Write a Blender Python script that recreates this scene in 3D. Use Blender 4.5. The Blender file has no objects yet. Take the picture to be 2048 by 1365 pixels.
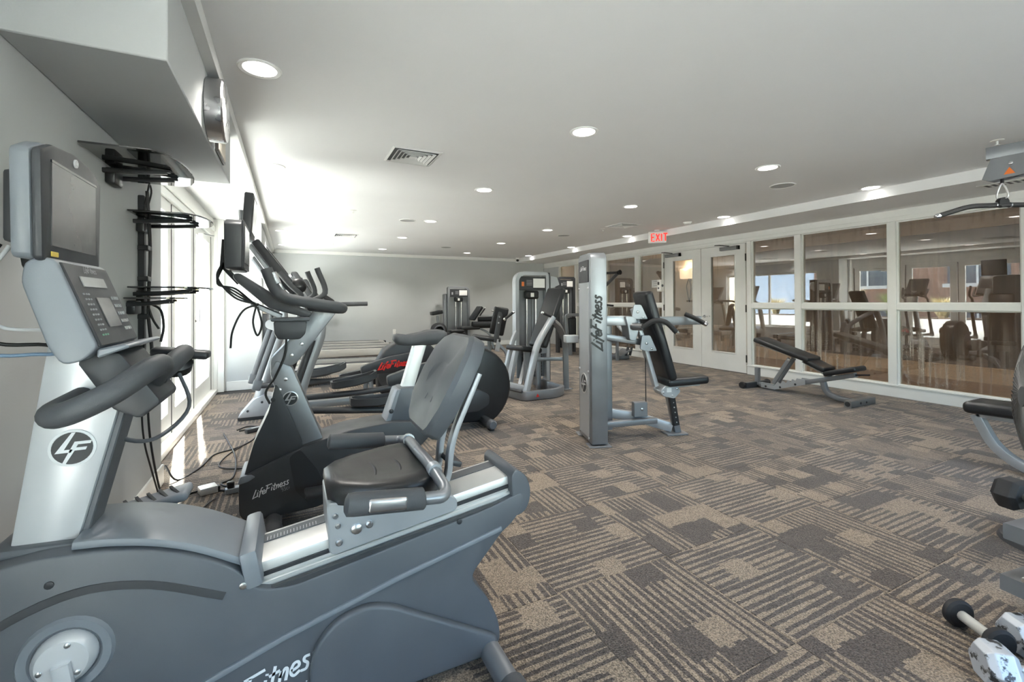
import bpy, bmesh, math, random
from mathutils import Vector, Matrix

random.seed(7)
S = bpy.context.scene
COL = S.collection

# ---------------------------------------------------------------- camera
CAM_H = 1.22
yaw, pitch, roll = 0.45748, 0.00656, 0.0060
fwd = Vector((math.sin(yaw)*math.cos(pitch), math.cos(yaw)*math.cos(pitch), math.sin(pitch)))
rgt = Vector((math.cos(yaw), -math.sin(yaw), 0))
dwn = fwd.cross(rgt)
rgt2 = rgt*math.cos(roll) + dwn*math.sin(roll)
dwn2 = -rgt*math.sin(roll) + dwn*math.cos(roll)
cd = bpy.data.cameras.new('camera')
cd.sensor_width = 36.0
cd.lens = 36.0*900.0/2048.0
cd.shift_y = (597.5-682.5)/2048.0
cd.clip_start = 0.05
cd.clip_end = 300
cam = bpy.data.objects.new('camera', cd)
up2 = -dwn2
bk = -fwd
cam.matrix_world = Matrix(((rgt2.x, up2.x, bk.x, 0), (rgt2.y, up2.y, bk.y, 0), (rgt2.z, up2.z, bk.z, CAM_H), (0, 0, 0, 1)))
COL.objects.link(cam)
S.camera = cam

# ---------------------------------------------------------------- sky, sun, exposure
W = bpy.data.worlds.new('sky')
S.world = W
W.use_nodes = True
nt = W.node_tree
for n in list(nt.nodes):
    nt.nodes.remove(n)
sky = nt.nodes.new('ShaderNodeTexSky')
sky.sky_type = 'NISHITA'
sky.sun_disc = False
sky.sun_elevation = math.radians(35)
sky.sun_rotation = math.radians(-9.5)
sky.altitude = 20
sky.air_density = 1.0
sky.dust_density = 0.6
bg = nt.nodes.new('ShaderNodeBackground')
bg.inputs['Strength'].default_value = 0.62
wo = nt.nodes.new('ShaderNodeOutputWorld')
nt.links.new(sky.outputs[0], bg.inputs[0])
nt.links.new(bg.outputs[0], wo.inputs[0])

sd = bpy.data.lights.new('sun', 'SUN')
sd.energy = 52.0
sd.angle = math.radians(0.6)
sd.color = (1.0, 0.975, 0.94)
sun = bpy.data.objects.new('sun', sd)
SUN_DIR = Vector((0.167, -1.0, -0.72)).normalized()
sun.rotation_euler = SUN_DIR.to_track_quat('-Z', 'Y').to_euler()
sun.location = (-6, 14, 16)
COL.objects.link(sun)

S.view_settings.view_transform = 'Standard'
S.view_settings.look = 'None'
S.view_settings.exposure = 1.24
S.view_settings.gamma = 1.0
S.view_settings.use_curve_mapping = False
S.cycles.max_bounces = 10
S.cycles.diffuse_bounces = 5
S.cycles.glossy_bounces = 4
S.cycles.transparent_max_bounces = 16
S.cycles.sample_clamp_indirect = 6.0
S.cycles.caustics_reflective = False
S.cycles.caustics_refractive = False

# ---------------------------------------------------------------- materials
MATS = {}

def nodes_of(m):
    m.use_nodes = True
    t = m.node_tree
    return t, t.nodes['Principled BSDF']

def mat(name, col, rough=0.5, metal=0.0, var=0.06, vscale=12.0, bump=0.0, bscale=300.0, coat=0.0, emit=None, estr=0.0, spec=0.5):
    """Plain procedural finish: base colour with faint noise wear, noise in the gloss and a fine grain."""
    m = bpy.data.materials.new(name)
    t, p = nodes_of(m)
    tc = t.nodes.new('ShaderNodeTexCoord')
    nz = t.nodes.new('ShaderNodeTexNoise')
    nz.inputs['Scale'].default_value = vscale
    nz.inputs['Detail'].default_value = 4
    t.links.new(tc.outputs['Object'], nz.inputs['Vector'])
    mr = t.nodes.new('ShaderNodeMapRange')
    mr.inputs[1].default_value = 0.3
    mr.inputs[2].default_value = 0.7
    mr.inputs[3].default_value = 1.0 - var
    mr.inputs[4].default_value = 1.0 + var
    t.links.new(nz.outputs[0], mr.inputs[0])
    mx = t.nodes.new('ShaderNodeMix')
    mx.data_type = 'RGBA'
    mx.blend_type = 'MULTIPLY'
    mx.inputs[0].default_value = 1.0
    mx.inputs[6].default_value = (*col, 1)
    t.links.new(mr.outputs[0], mx.inputs[7])
    t.links.new(mx.outputs[2], p.inputs['Base Color'])
    r2 = t.nodes.new('ShaderNodeMapRange')
    r2.inputs[1].default_value = 0.3
    r2.inputs[2].default_value = 0.7
    r2.inputs[3].default_value = max(0.02, rough-0.06)
    r2.inputs[4].default_value = min(1.0, rough+0.06)
    t.links.new(nz.outputs[0], r2.inputs[0])
    t.links.new(r2.outputs[0], p.inputs['Roughness'])
    p.inputs['Metallic'].default_value = metal
    p.inputs['Specular IOR Level'].default_value = spec
    if coat:
        p.inputs['Coat Weight'].default_value = coat
        p.inputs['Coat Roughness'].default_value = 0.15
    if bump:
        n2 = t.nodes.new('ShaderNodeTexNoise')
        n2.inputs['Scale'].default_value = bscale
        n2.inputs['Detail'].default_value = 2
        t.links.new(tc.outputs['Object'], n2.inputs['Vector'])
        b = t.nodes.new('ShaderNodeBump')
        b.inputs['Strength'].default_value = bump
        b.inputs['Distance'].default_value = 0.002
        t.links.new(n2.outputs[0], b.inputs['Height'])
        t.links.new(b.outputs[0], p.inputs['Normal'])
    if emit:
        p.inputs['Emission Color'].default_value = (*emit, 1)
        p.inputs['Emission Strength'].default_value = estr
    MATS[name] = m
    return m

def glass_mat(name, tint, refl_lo, refl_hi, rough=0.0, dirt=0.0):
    """Thin pane: clear film plus a Fresnel mirror term; optional dried streaks as diffuse dirt."""
    m = bpy.data.materials.new(name)
    m.use_nodes = True
    t = m.node_tree
    for n in list(t.nodes):
        t.nodes.remove(n)
    out = t.nodes.new('ShaderNodeOutputMaterial')
    tr = t.nodes.new('ShaderNodeBsdfTransparent')
    tr.inputs[0].default_value = (*tint, 1)
    gl = t.nodes.new('ShaderNodeBsdfGlossy')
    gl.inputs['Roughness'].default_value = rough
    gl.inputs[0].default_value = (1, 1, 1, 1)
    lw = t.nodes.new('ShaderNodeLayerWeight')
    lw.inputs[0].default_value = 0.35
    mr = t.nodes.new('ShaderNodeMapRange')
    mr.inputs[3].default_value = refl_lo
    mr.inputs[4].default_value = refl_hi
    t.links.new(lw.outputs['Facing'], mr.inputs[0])
    mix = t.nodes.new('ShaderNodeMixShader')
    t.links.new(mr.outputs[0], mix.inputs[0])
    t.links.new(tr.outputs[0], mix.inputs[1])
    t.links.new(gl.outputs[0], mix.inputs[2])
    last = mix
    if dirt:
        tc = t.nodes.new('ShaderNodeTexCoord')
        mp = t.nodes.new('ShaderNodeMapping')
        mp.inputs['Scale'].default_value = (20, 22, 0.9)
        t.links.new(tc.outputs['Object'], mp.inputs[0])
        nz = t.nodes.new('ShaderNodeTexNoise')
        nz.inputs['Scale'].default_value = 1.0
        nz.inputs['Detail'].default_value = 3
        t.links.new(mp.outputs[0], nz.inputs['Vector'])
        n2 = t.nodes.new('ShaderNodeTexNoise')
        n2.inputs['Scale'].default_value = 1.3
        n2.inputs['Detail'].default_value = 4
        t.links.new(tc.outputs['Object'], n2.inputs['Vector'])
        n3 = t.nodes.new('ShaderNodeTexNoise')
        n3.inputs['Scale'].default_value = 90
        n3.inputs['Detail'].default_value = 2
        t.links.new(tc.outputs['Object'], n3.inputs['Vector'])
        a = t.nodes.new('ShaderNodeMapRange')
        a.inputs[1].default_value = 0.50
        a.inputs[2].default_value = 0.78
        t.links.new(nz.outputs[0], a.inputs[0])
        b = t.nodes.new('ShaderNodeMapRange')
        b.inputs[1].default_value = 0.40
        b.inputs[2].default_value = 0.70
        t.links.new(n2.outputs[0], b.inputs[0])
        c = t.nodes.new('ShaderNodeMapRange')
        c.inputs[1].default_value = 0.60
        c.inputs[2].default_value = 0.72
        c.inputs[4].default_value = 0.5
        t.links.new(n3.outputs[0], c.inputs[0])
        ad = t.nodes.new('ShaderNodeMath')
        t.links.new(a.outputs[0], ad.inputs[0])
        t.links.new(c.outputs[0], ad.inputs[1])
        mu = t.nodes.new('ShaderNodeMath')
        mu.operation = 'MULTIPLY'
        t.links.new(ad.outputs[0], mu.inputs[0])
        t.links.new(b.outputs[0], mu.inputs[1])
        m3 = t.nodes.new('ShaderNodeMath')
        m3.operation = 'MULTIPLY_ADD'
        m3.use_clamp = True
        m3.inputs[1].default_value = dirt
        m3.inputs[2].default_value = 0.035
        t.links.new(mu.outputs[0], m3.inputs[0])
        df = t.nodes.new('ShaderNodeBsdfDiffuse')
        df.inputs[0].default_value = (0.62, 0.57, 0.50, 1)
        mx = t.nodes.new('ShaderNodeMixShader')
        t.links.new(m3.outputs[0], mx.inputs[0])
        t.links.new(mix.outputs[0], mx.inputs[1])
        t.links.new(df.outputs[0], mx.inputs[2])
        last = mx
    t.links.new(last.outputs[0], out.inputs[0])
    MATS[name] = m
    return m

mat('wall_paint', (0.52, 0.535, 0.535), 0.75, var=0.02, vscale=2.5, bump=0.15, bscale=120)
mat('ceiling_paint', (0.87, 0.87, 0.865), 0.9, var=0.015, vscale=1.2, bump=0.12, bscale=90)
mat('trim_white', (0.83, 0.83, 0.80), 0.42, var=0.02, vscale=5)
mat('silver_paint', (0.25, 0.262, 0.28), 0.38, metal=0.55, var=0.05, vscale=8, bump=0.05, bscale=900)
mat('silver_light', (0.43, 0.45, 0.475), 0.36, metal=0.45, var=0.04, vscale=6)
mat('post_silver', (0.66, 0.67, 0.69), 0.34, metal=0.35, var=0.03, vscale=5)
mat('brushed_alu', (0.66, 0.66, 0.65), 0.40, metal=0.6, var=0.02, vscale=4)
mat('chrome', (0.85, 0.85, 0.86), 0.12, metal=1.0, var=0.02)
mat('steel', (0.55, 0.55, 0.56), 0.3, metal=1.0, var=0.06)
mat('grey_plastic', (0.096, 0.105, 0.118), 0.42, var=0.05, vscale=7, bump=0.12, bscale=700)
mat('grey_plastic_light', (0.185, 0.203, 0.230), 0.4, var=0.04, vscale=7, bump=0.1, bscale=700)
mat('charcoal_plastic', (0.042, 0.045, 0.05), 0.42, var=0.07, vscale=8, bump=0.12, bscale=700)
mat('charcoal_dark', (0.028, 0.030, 0.034), 0.45, var=0.08, vscale=8, bump=0.12, bscale=700)
mat('black_plastic', (0.015, 0.016, 0.018), 0.38, var=0.1, vscale=10, bump=0.08, bscale=700)
mat('rubber_grip', (0.060, 0.064, 0.070), 0.6, var=0.06, vscale=14, bump=0.2, bscale=500)
mat('rubber_black', (0.018, 0.018, 0.02), 0.65, var=0.1, vscale=14, bump=0.2, bscale=500)
mat('vinyl_black', (0.013, 0.015, 0.018), 0.38, var=0.1, vscale=10, bump=0.2, bscale=350)
mat('vinyl_grey', (0.080, 0.088, 0.099), 0.42, var=0.05, vscale=8, bump=0.2, bscale=450)
mat('vinyl_brownblack', (0.021, 0.0205, 0.021), 0.36, var=0.08, vscale=8, bump=0.15, bscale=400)
mat('tread_beige', (0.50, 0.49, 0.455), 0.45, var=0.04, vscale=5)
mat('print_white', (0.78, 0.79, 0.80), 0.5, var=0.01)
mat('print_black', (0.012, 0.012, 0.012), 0.5, var=0.01)
mat('print_red', (0.65, 0.025, 0.02), 0.5, var=0.02)
mat('print_orange', (0.75, 0.18, 0.03), 0.5, var=0.02)
mat('print_grey', (0.30, 0.31, 0.32), 0.5, var=0.02)
mat('print_yellow', (0.75, 0.55, 0.10), 0.5, var=0.02)
mat('print_blue', (0.16, 0.24, 0.34), 0.5, var=0.02)
mat('print_green', (0.22, 0.42, 0.30), 0.5, var=0.02)
mat('screen_dark', (0.035, 0.037, 0.04), 0.10, var=0.03, coat=0.5)
mat('screen_grey', (0.11, 0.11, 0.112), 0.14, var=0.03, coat=0.3)
mat('lcd_pale', (0.42, 0.42, 0.42), 0.2, var=0.03)
mat('sign_white', (0.85, 0.85, 0.83), 0.4, var=0.01)
mat('sign_red', (0.8, 0.03, 0.025), 0.5, var=0.01, emit=(1.0, 0.03, 0.02), estr=0.6)
mat('lens_glow', (0.9, 0.9, 0.88), 0.5, var=0.0, emit=(1.0, 0.97, 0.92), estr=3.0)
mat('reflector', (0.85, 0.85, 0.85), 0.25, metal=0.6, var=0.01)
mat('speaker_grille', (0.42, 0.42, 0.42), 0.7, var=0.12, vscale=160, bump=0.4, bscale=400)
mat('vent_dark', (0.10, 0.10, 0.10), 0.7, var=0.1)
mat('closer_grey', (0.20, 0.20, 0.20), 0.45, metal=0.5, var=0.04)
mat('bronze_dark', (0.045, 0.043, 0.04), 0.45, metal=0.4, var=0.05)
mat('cream_panel', (0.80, 0.72, 0.60), 0.5, var=0.04, vscale=4)
mat('cream_wall', (0.62, 0.57, 0.49), 0.75, var=0.03, vscale=3)
mat('shade_glow', (0.9, 0.85, 0.75), 0.7, var=0.02, emit=(1.0, 0.84, 0.62), estr=1.1)
mat('concrete', (0.55, 0.53, 0.50), 0.8, var=0.08, vscale=3, bump=0.2, bscale=60)
mat('stone_light', (0.74, 0.72, 0.68), 0.8, var=0.06, vscale=2)
mat('brick_far', (0.33, 0.20, 0.15), 0.85, var=0.25, vscale=9, bump=0.2, bscale=40)
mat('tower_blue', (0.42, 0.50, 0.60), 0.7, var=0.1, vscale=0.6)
mat('leaf', (0.16, 0.20, 0.08), 0.7, var=0.3, vscale=6)
mat('dry_grass', (0.42, 0.36, 0.20), 0.8, var=0.25, vscale=6)
mat('soil', (0.12, 0.09, 0.07), 0.9, var=0.2)
mat('window_far', (0.10, 0.13, 0.17), 0.12, var=0.1)
mat('warm_wood', (0.30, 0.20, 0.13), 0.5, var=0.2, vscale=9)
glass_mat('pane_clear', (0.93, 0.96, 0.95), 0.04, 0.35)
glass_mat('pane_partition', (0.72, 0.66, 0.59), 0.13, 0.60, dirt=1.0)
glass_mat('pane_shelf', (0.10, 0.12, 0.13), 0.10, 0.55)

# ---------------------------------------------------------------- object helpers
def finish(name, bm, m, parent=None, smooth=40, loc=None):
    bmesh.ops.remove_doubles(bm, verts=bm.verts, dist=1e-6)
    bmesh.ops.recalc_face_normals(bm, faces=bm.faces)
    me = bpy.data.meshes.new(name)
    bm.to_mesh(me)
    bm.free()
    if smooth:
        for p in me.polygons:
            p.use_smooth = True
        me.set_sharp_from_angle(angle=math.radians(smooth))
    me.materials.append(MATS[m] if isinstance(m, str) else m)
    o = bpy.data.objects.new(name, me)
    COL.objects.link(o)
    if parent is not None:
        o.parent = parent
    if loc is not None:
        o.location = loc
    return o

def thing(name, label, cat, loc=(0, 0, 0), rz=0.0, group=None):
    o = bpy.data.objects.new(name, None)
    o.empty_display_size = 0.1
    COL.objects.link(o)
    o.location = loc
    o.rotation_euler = (0, 0, rz)
    tag(o, label, cat, group)
    return o

def tag(o, label, cat, group=None):
    o['label'] = label
    o['category'] = cat
    if group:
        o['group'] = group
    return o

def struct(o, label=None):
    o['kind'] = 'structure'
    if label:
        o['label'] = label
        o['category'] = o.name.split('_')[0].split('.')[0]
    return o

def bevel_all(bm, w, seg=2, ang=30):
    if w <= 0:
        return
    es = [e for e in bm.edges if len(e.link_faces) == 2 and e.calc_face_angle(0) > math.radians(ang)]
    bmesh.ops.bevel(bm, geom=es, offset=w, offset_type='OFFSET', segments=seg, profile=0.5, affect='EDGES', clamp_overlap=True)

def xf(bm, rot=None, loc=None):
    if rot is not None:
        bmesh.ops.rotate(bm, cent=(0, 0, 0), matrix=rot, verts=bm.verts)
    if loc is not None:
        bmesh.ops.translate(bm, vec=Vector(loc), verts=bm.verts)

def rot3(rx=0, ry=0, rz=0):
    return Matrix.Rotation(math.radians(rz), 3, 'Z') @ Matrix.Rotation(math.radians(ry), 3, 'Y') @ Matrix.Rotation(math.radians(rx), 3, 'X')

def box(name, m, parent, c, s, bev=0.0, seg=2, r=(0, 0, 0)):
    """c centre, s full size, r degrees"""
    bm = bmesh.new()
    bmesh.ops.create_cube(bm, size=1.0)
    bmesh.ops.scale(bm, vec=s, verts=bm.verts)
    bevel_all(bm, bev, seg)
    xf(bm, rot3(*r) if any(r) else None, c)
    return finish(name, bm, m, parent)

def box2(name, m, parent, a, b, bev=0.0, seg=2):
    c = [(a[i]+b[i])/2 for i in range(3)]
    s = [abs(b[i]-a[i]) for i in range(3)]
    return box(name, m, parent, c, s, bev, seg)

def catmull(pts, n=6):
    P = [Vector(p) for p in pts]
    if len(P) < 3:
        return P
    out = []
    for i in range(len(P)-1):
        p0 = P[i-1] if i else P[0]*2-P[1]
        p1, p2 = P[i], P[i+1]
        p3 = P[i+2] if i+2 < len(P) else P[-1]*2-P[-2]
        for k in range(n):
            t = k/n
            out.append(0.5*((2*p1)+(p2-p0)*t+(2*p0-5*p1+4*p2-p3)*t*t+(3*p1-p0-3*p2+p3)*t**3))
    out.append(P[-1])
    return out

def fillet(pts, rad, n=5):
    """polyline with rounded corners"""
    P = [Vector(p) for p in pts]
    out = [P[0]]
    for i in range(1, len(P)-1):
        a, b, c = P[i-1], P[i], P[i+1]
        d1, d2 = (a-b), (c-b)
        L = min(rad, d1.length*0.49, d2.length*0.49)
        s, e = b+d1.normalized()*L, b+d2.normalized()*L
        for k in range(n+1):
            t = k/n
            out.append(s*(1-t)**2+b*2*t*(1-t)+e*t*t)
    out.append(P[-1])
    return out

def sweep(bm, path, section, closed_caps=True, up=(0, 0, 1), scales=None):
    """sweep a 2d section (list of (side, up)) along a path"""
    P = [Vector(p) for p in path]
    rings = []
    upv = Vector(up)
    for i, p in enumerate(P):
        if i == 0:
            d = P[1]-P[0]
        elif i == len(P)-1:
            d = P[-1]-P[-2]
        else:
            d = (P[i+1]-P[i]).normalized()+(P[i]-P[i-1]).normalized()
        d.normalize()
        u = upv - d*upv.dot(d)
        if u.length < 1e-3:
            alt = Vector((1, 0, 0)) if abs(d.x) < 0.9 else Vector((0, 1, 0))
            u = alt - d*alt.dot(d)
        u.normalize()
        s = d.cross(u)
        sc = 1.0
        if 0 < i < len(P)-1:
            co = (P[i+1]-P[i]).normalized().dot((P[i]-P[i-1]).normalized())
            sc = 1.0/max(0.5, math.sqrt(max(0.0, (1+co)/2)))
        k = scales[i] if scales else 1.0
        rings.append([bm.verts.new(p+s*a*k+u*b*k*(1.0 if sc < 1.02 else 1.0)) for a, b in section])
        upv = u
    n = len(section)
    for i in range(len(rings)-1):
        for j in range(n):
            bm.faces.new((rings[i][j], rings[i][(j+1) % n], rings[i+1][(j+1) % n], rings[i+1][j]))
    if closed_caps:
        bm.faces.new(list(reversed(rings[0])))
        bm.faces.new(rings[-1])

def circle(r, n=12):
    return [(r*math.cos(2*math.pi*k/n), r*math.sin(2*math.pi*k/n)) for k in range(n)]

def rrect(w, h, r=0.0, n=3):
    if r <= 0:
        return [(-w/2, -h/2), (w/2, -h/2), (w/2, h/2), (-w/2, h/2)]
    out = []
    for cx, cy, a0 in ((w/2-r, h/2-r, 0), (-w/2+r, h/2-r, 90), (-w/2+r, -h/2+r, 180), (w/2-r, -h/2+r, 270)):
        for k in range(n+1):
            a = math.radians(a0+90*k/n)
            out.append((cx+r*math.cos(a), cy+r*math.sin(a)))
    return out

def tube(name, m, parent, pts, r, seg=12, smooth_path=0, rad=None, scales=None):
    bm = bmesh.new()
    path = catmull(pts, smooth_path) if smooth_path else (fillet(pts, rad) if rad else pts)
    sweep(bm, path, circle(r, seg), scales=scales)
    return finish(name, bm, m, parent, smooth=50)

def bar(name, m, parent, pts, w, h, r=0.008, rad=None, up=(0, 0, 1)):
    """rectangular hollow-section bar: w sideways, h along up"""
    bm = bmesh.new()
    path = fillet(pts, rad) if rad else pts
    sweep(bm, path, rrect(w, h, min(r, w*0.3, h*0.3), 2), up=up)
    return finish(name, bm, m, parent, smooth=35)

def prism(name, m, parent, poly, a, b, axis='Y', bev=0.0, seg=2, ang=30, smooth=35):
    """polygon extruded along an axis. axis Y: poly is (x,z); X: (y,z); Z: (x,y)"""
    bm = bmesh.new()
    def pt(q, t):
        return {'Y': (q[0], t, q[1]), 'X': (t, q[0], q[1]), 'Z': (q[0], q[1], t)}[axis]
    lo = [bm.verts.new(pt(q, a)) for q in poly]
    hi = [bm.verts.new(pt(q, b)) for q in poly]
    n = len(poly)
    bm.faces.new(lo)
    bm.faces.new(list(reversed(hi)))
    for i in range(n):
        bm.faces.new((lo[i], lo[(i+1) % n], hi[(i+1) % n], hi[i]))
    bmesh.ops.recalc_face_normals(bm, faces=bm.faces)
    if bev:
        es = [e for e in bm.edges if len(e.link_faces) == 2 and e.calc_face_angle(0) > math.radians(ang)]
        bmesh.ops.bevel(bm, geom=es, offset=bev, offset_type='OFFSET', segments=seg, profile=0.5, affect='EDGES', clamp_overlap=True)
    bmesh.ops.triangulate(bm, faces=[f for f in bm.faces if len(f.verts) > 4])
    return finish(name, bm, m, parent, smooth=smooth)

def arc(cx, cy, r, a0, a1, n=10, ry=None):
    ry = ry or r
    return [(cx+r*math.cos(math.radians(a0+(a1-a0)*k/n)), cy+ry*math.sin(math.radians(a0+(a1-a0)*k/n))) for k in range(n+1)]

def rpoly(poly, rad, n=4):
    """round the corners of a closed 2d polygon"""
    P = [Vector((p[0], p[1])) for p in poly]
    out = []
    m = len(P)
    for i in range(m):
        a, b, c = P[i-1], P[i], P[(i+1) % m]
        r = rad[i] if isinstance(rad, (list, tuple)) else rad
        d1, d2 = a-b, c-b
        L = min(r, d1.length*0.48, d2.length*0.48)
        if L < 1e-4:
            out.append(tuple(b))
            continue
        s, e = b+d1.normalized()*L, b+d2.normalized()*L
        for k in range(n+1):
            t = k/n
            q = s*(1-t)**2+b*2*t*(1-t)+e*t*t
            out.append((q.x, q.y))
    return out

def lathe(name, m, parent, prof, c=(0, 0, 0), axis=(0, 0, 1), seg=24, smooth=40):
    """prof: list of (radius, height along axis)"""
    bm = bmesh.new()
    rings = []
    for r, h in prof:
        if r < 1e-5:
            rings.append([bm.verts.new((0, 0, h))])
        else:
            rings.append([bm.verts.new((r*math.cos(2*math.pi*k/seg), r*math.sin(2*math.pi*k/seg), h)) for k in range(seg)])
    for A, B in zip(rings, rings[1:]):
        if len(A) == 1 and len(B) == 1:
            continue
        for k in range(seg):
            k2 = (k+1) % seg
            if len(A) == 1:
                bm.faces.new((A[0], B[k2], B[k]))
            elif len(B) == 1:
                bm.faces.new((A[k], A[k2], B[0]))
            else:
                bm.faces.new((A[k], A[k2], B[k2], B[k]))
    for R in (rings[0], rings[-1]):
        if len(R) > 1 and R is rings[0]:
            bm.faces.new(list(reversed(R)))
        elif len(R) > 1:
            bm.faces.new(R)
    q = Vector((0, 0, 1)).rotation_difference(Vector(axis).normalized()).to_matrix()
    xf(bm, q, c)
    return finish(name, bm, m, parent, smooth=smooth)

def bolt(parent, c, axis, r=0.009, h=0.006, m='steel', name='bolt'):
    return lathe(name, m, parent, [(0, h), (r*0.6, h), (r, h*0.6), (r, -0.002), (0, -0.002)], c, axis, 10)

def ellipsoid(name, m, parent, c, s, sub=3, fn=None, r=(0, 0, 0)):
    bm = bmesh.new()
    bmesh.ops.create_icosphere(bm, subdivisions=sub, radius=1.0)
    for v in bm.verts:
        if fn:
            v.co = Vector(fn(v.co))
        v.co = Vector((v.co.x*s[0], v.co.y*s[1], v.co.z*s[2]))
    xf(bm, rot3(*r) if any(r) else None, c)
    return finish(name, bm, m, parent, smooth=60)

def loft(name, m, parent, rings, cap=True, smooth=40, bev=0):
    """rings: lists of equal length of 3d points"""
    bm = bmesh.new()
    R = [[bm.verts.new(p) for p in ring] for ring in rings]
    n = len(R[0])
    for A, B in zip(R, R[1:]):
        for k in range(n):
            bm.faces.new((A[k], A[(k+1) % n], B[(k+1) % n], B[k]))
    if cap:
        bm.faces.new(list(reversed(R[0])))
        bm.faces.new(R[-1])
    bmesh.ops.recalc_face_normals(bm, faces=bm.faces)
    if bev:
        bevel_all(bm, bev, 2)
    return finish(name, bm, m, parent, smooth=smooth)

def copy_tree(o, parent=None):
    c = o.copy()
    COL.objects.link(c)
    if parent is not None:
        c.parent = parent
    for ch in list(o.children):
        copy_tree(ch, c)
    return c

# ---- painted script lettering and the round emblem, as thin ribbons of print
GLYPH = {
    'L': ([[(0.62, 1.0), (0.42, 0.55), (0.12, -0.12), (0.45, 0.0), (0.85, 0.02)]], 0.62),
    'i': ([[(0.22, 0.55), (0.10, 0.05)], [(0.30, 0.78), (0.28, 0.70)]], 0.30),
    'f': ([[(0.62, 0.92), (0.45, 0.95), (0.30, 0.60), (0.06, -0.22)], [(0.10, 0.52), (0.52, 0.52)]], 0.42),
    'e': ([[(0.10, 0.27), (0.42, 0.32), (0.40, 0.52), (0.20, 0.52), (0.07, 0.22), (0.20, 0.02), (0.46, 0.10)]], 0.46),
    'F': ([[(0.36, 0.98), (0.06, 0.0)], [(0.10, 1.0), (0.95, 1.0)], [(0.24, 0.55), (0.62, 0.55)]], 0.72),
    't': ([[(0.34, 0.90), (0.12, 0.05), (0.30, 0.04)], [(0.06, 0.60), (0.52, 0.60)]], 0.40),
    'n': ([[(0.16, 0.55), (0.03, 0.0)], [(0.09, 0.28), (0.32, 0.55), (0.42, 0.45), (0.32, 0.03)]], 0.48),
    's': ([[(0.46, 0.52), (0.24, 0.55), (0.20, 0.40), (0.34, 0.22), (0.26, 0.02), (0.02, 0.05)]], 0.44),
    '9': ([[(0.46, 0.66), (0.28, 0.52), (0.10, 0.68), (0.20, 0.92), (0.42, 0.90), (0.46, 0.66), (0.38, 0.20), (0.12, 0.02)]], 0.56),
    '3': ([[(0.08, 0.88), (0.30, 0.95), (0.42, 0.75), (0.22, 0.52), (0.45, 0.28), (0.28, 0.02), (0.04, 0.12)]], 0.54),
    'R': ([[(0.06, 0.0), (0.06, 0.62), (0.36, 0.62), (0.40, 0.44), (0.30, 0.32), (0.06, 0.32)], [(0.24, 0.32), (0.42, 0.0)]], 0.50),
    'C': ([[(0.42, 0.52), (0.22, 0.60), (0.06, 0.32), (0.20, 0.02), (0.42, 0.10)]], 0.50),
    'E': ([[(0.48, 1.0), (0.08, 1.0), (0.08, 0.0), (0.48, 0.0)], [(0.08, 0.52), (0.40, 0.52)]], 0.62),
    'X': ([[(0.05, 1.0), (0.50, 0.0)], [(0.50, 1.0), (0.05, 0.0)]], 0.62),
    'I': ([[(0.15, 1.0), (0.15, 0.0)]], 0.36),
    'T': ([[(0.02, 1.0), (0.56, 1.0)], [(0.29, 1.0), (0.29, 0.0)]], 0.60),
}

def lettering(name, m, parent, text, origin, ux, uz, height, stroke=0.10, shear=0.0, thick=0.0012, gap=0.0):
    """strokes along plane axes ux (reading direction) and uz (up)"""
    O, U, V = Vector(origin), Vector(ux).normalized(), Vector(uz).normalized()
    N = U.cross(V).normalized()
    bm = bmesh.new()
    x = 0.0
    for ch in text:
        if ch == ' ':
            x += 0.4
            continue
        strokes, adv = GLYPH[ch]
        for st in strokes:
            q = [Vector((p[0]+x+shear*p[1], p[1], 0)) for p in st]
            q = catmull(q, 4) if len(q) > 2 and ch not in 'EL' else q
            left, right = [], []
            for i, p in enumerate(q):
                d = (q[min(i+1, len(q)-1)]-q[max(i-1, 0)])
                if d.length < 1e-6:
                    d = Vector((1, 0, 0))
                d.normalize()
                s = Vector((-d.y, d.x, 0))*stroke/2
                left.append(p+s)
                right.append(p-s)
            def W3(p, k):
                return O+U*(p.x*height)+V*(p.y*height)+N*k
            LV = [bm.verts.new(W3(p, thick)) for p in left]
            RV = [bm.verts.new(W3(p, thick)) for p in right]
            for i in range(len(q)-1):
                bm.faces.new((LV[i], LV[i+1], RV[i+1], RV[i]))
        x += adv+gap
    me = bpy.data.meshes.new(name)
    bm.to_mesh(me)
    bm.free()
    me.materials.append(MATS[m])
    o = bpy.data.objects.new(name, me)
    COL.objects.link(o)
    if parent is not None:
        o.parent = parent
    return o

def text_width(text, height, gap=0.0):
    return sum((0.4 if c == ' ' else GLYPH[c][1]+gap) for c in text)*height

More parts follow.
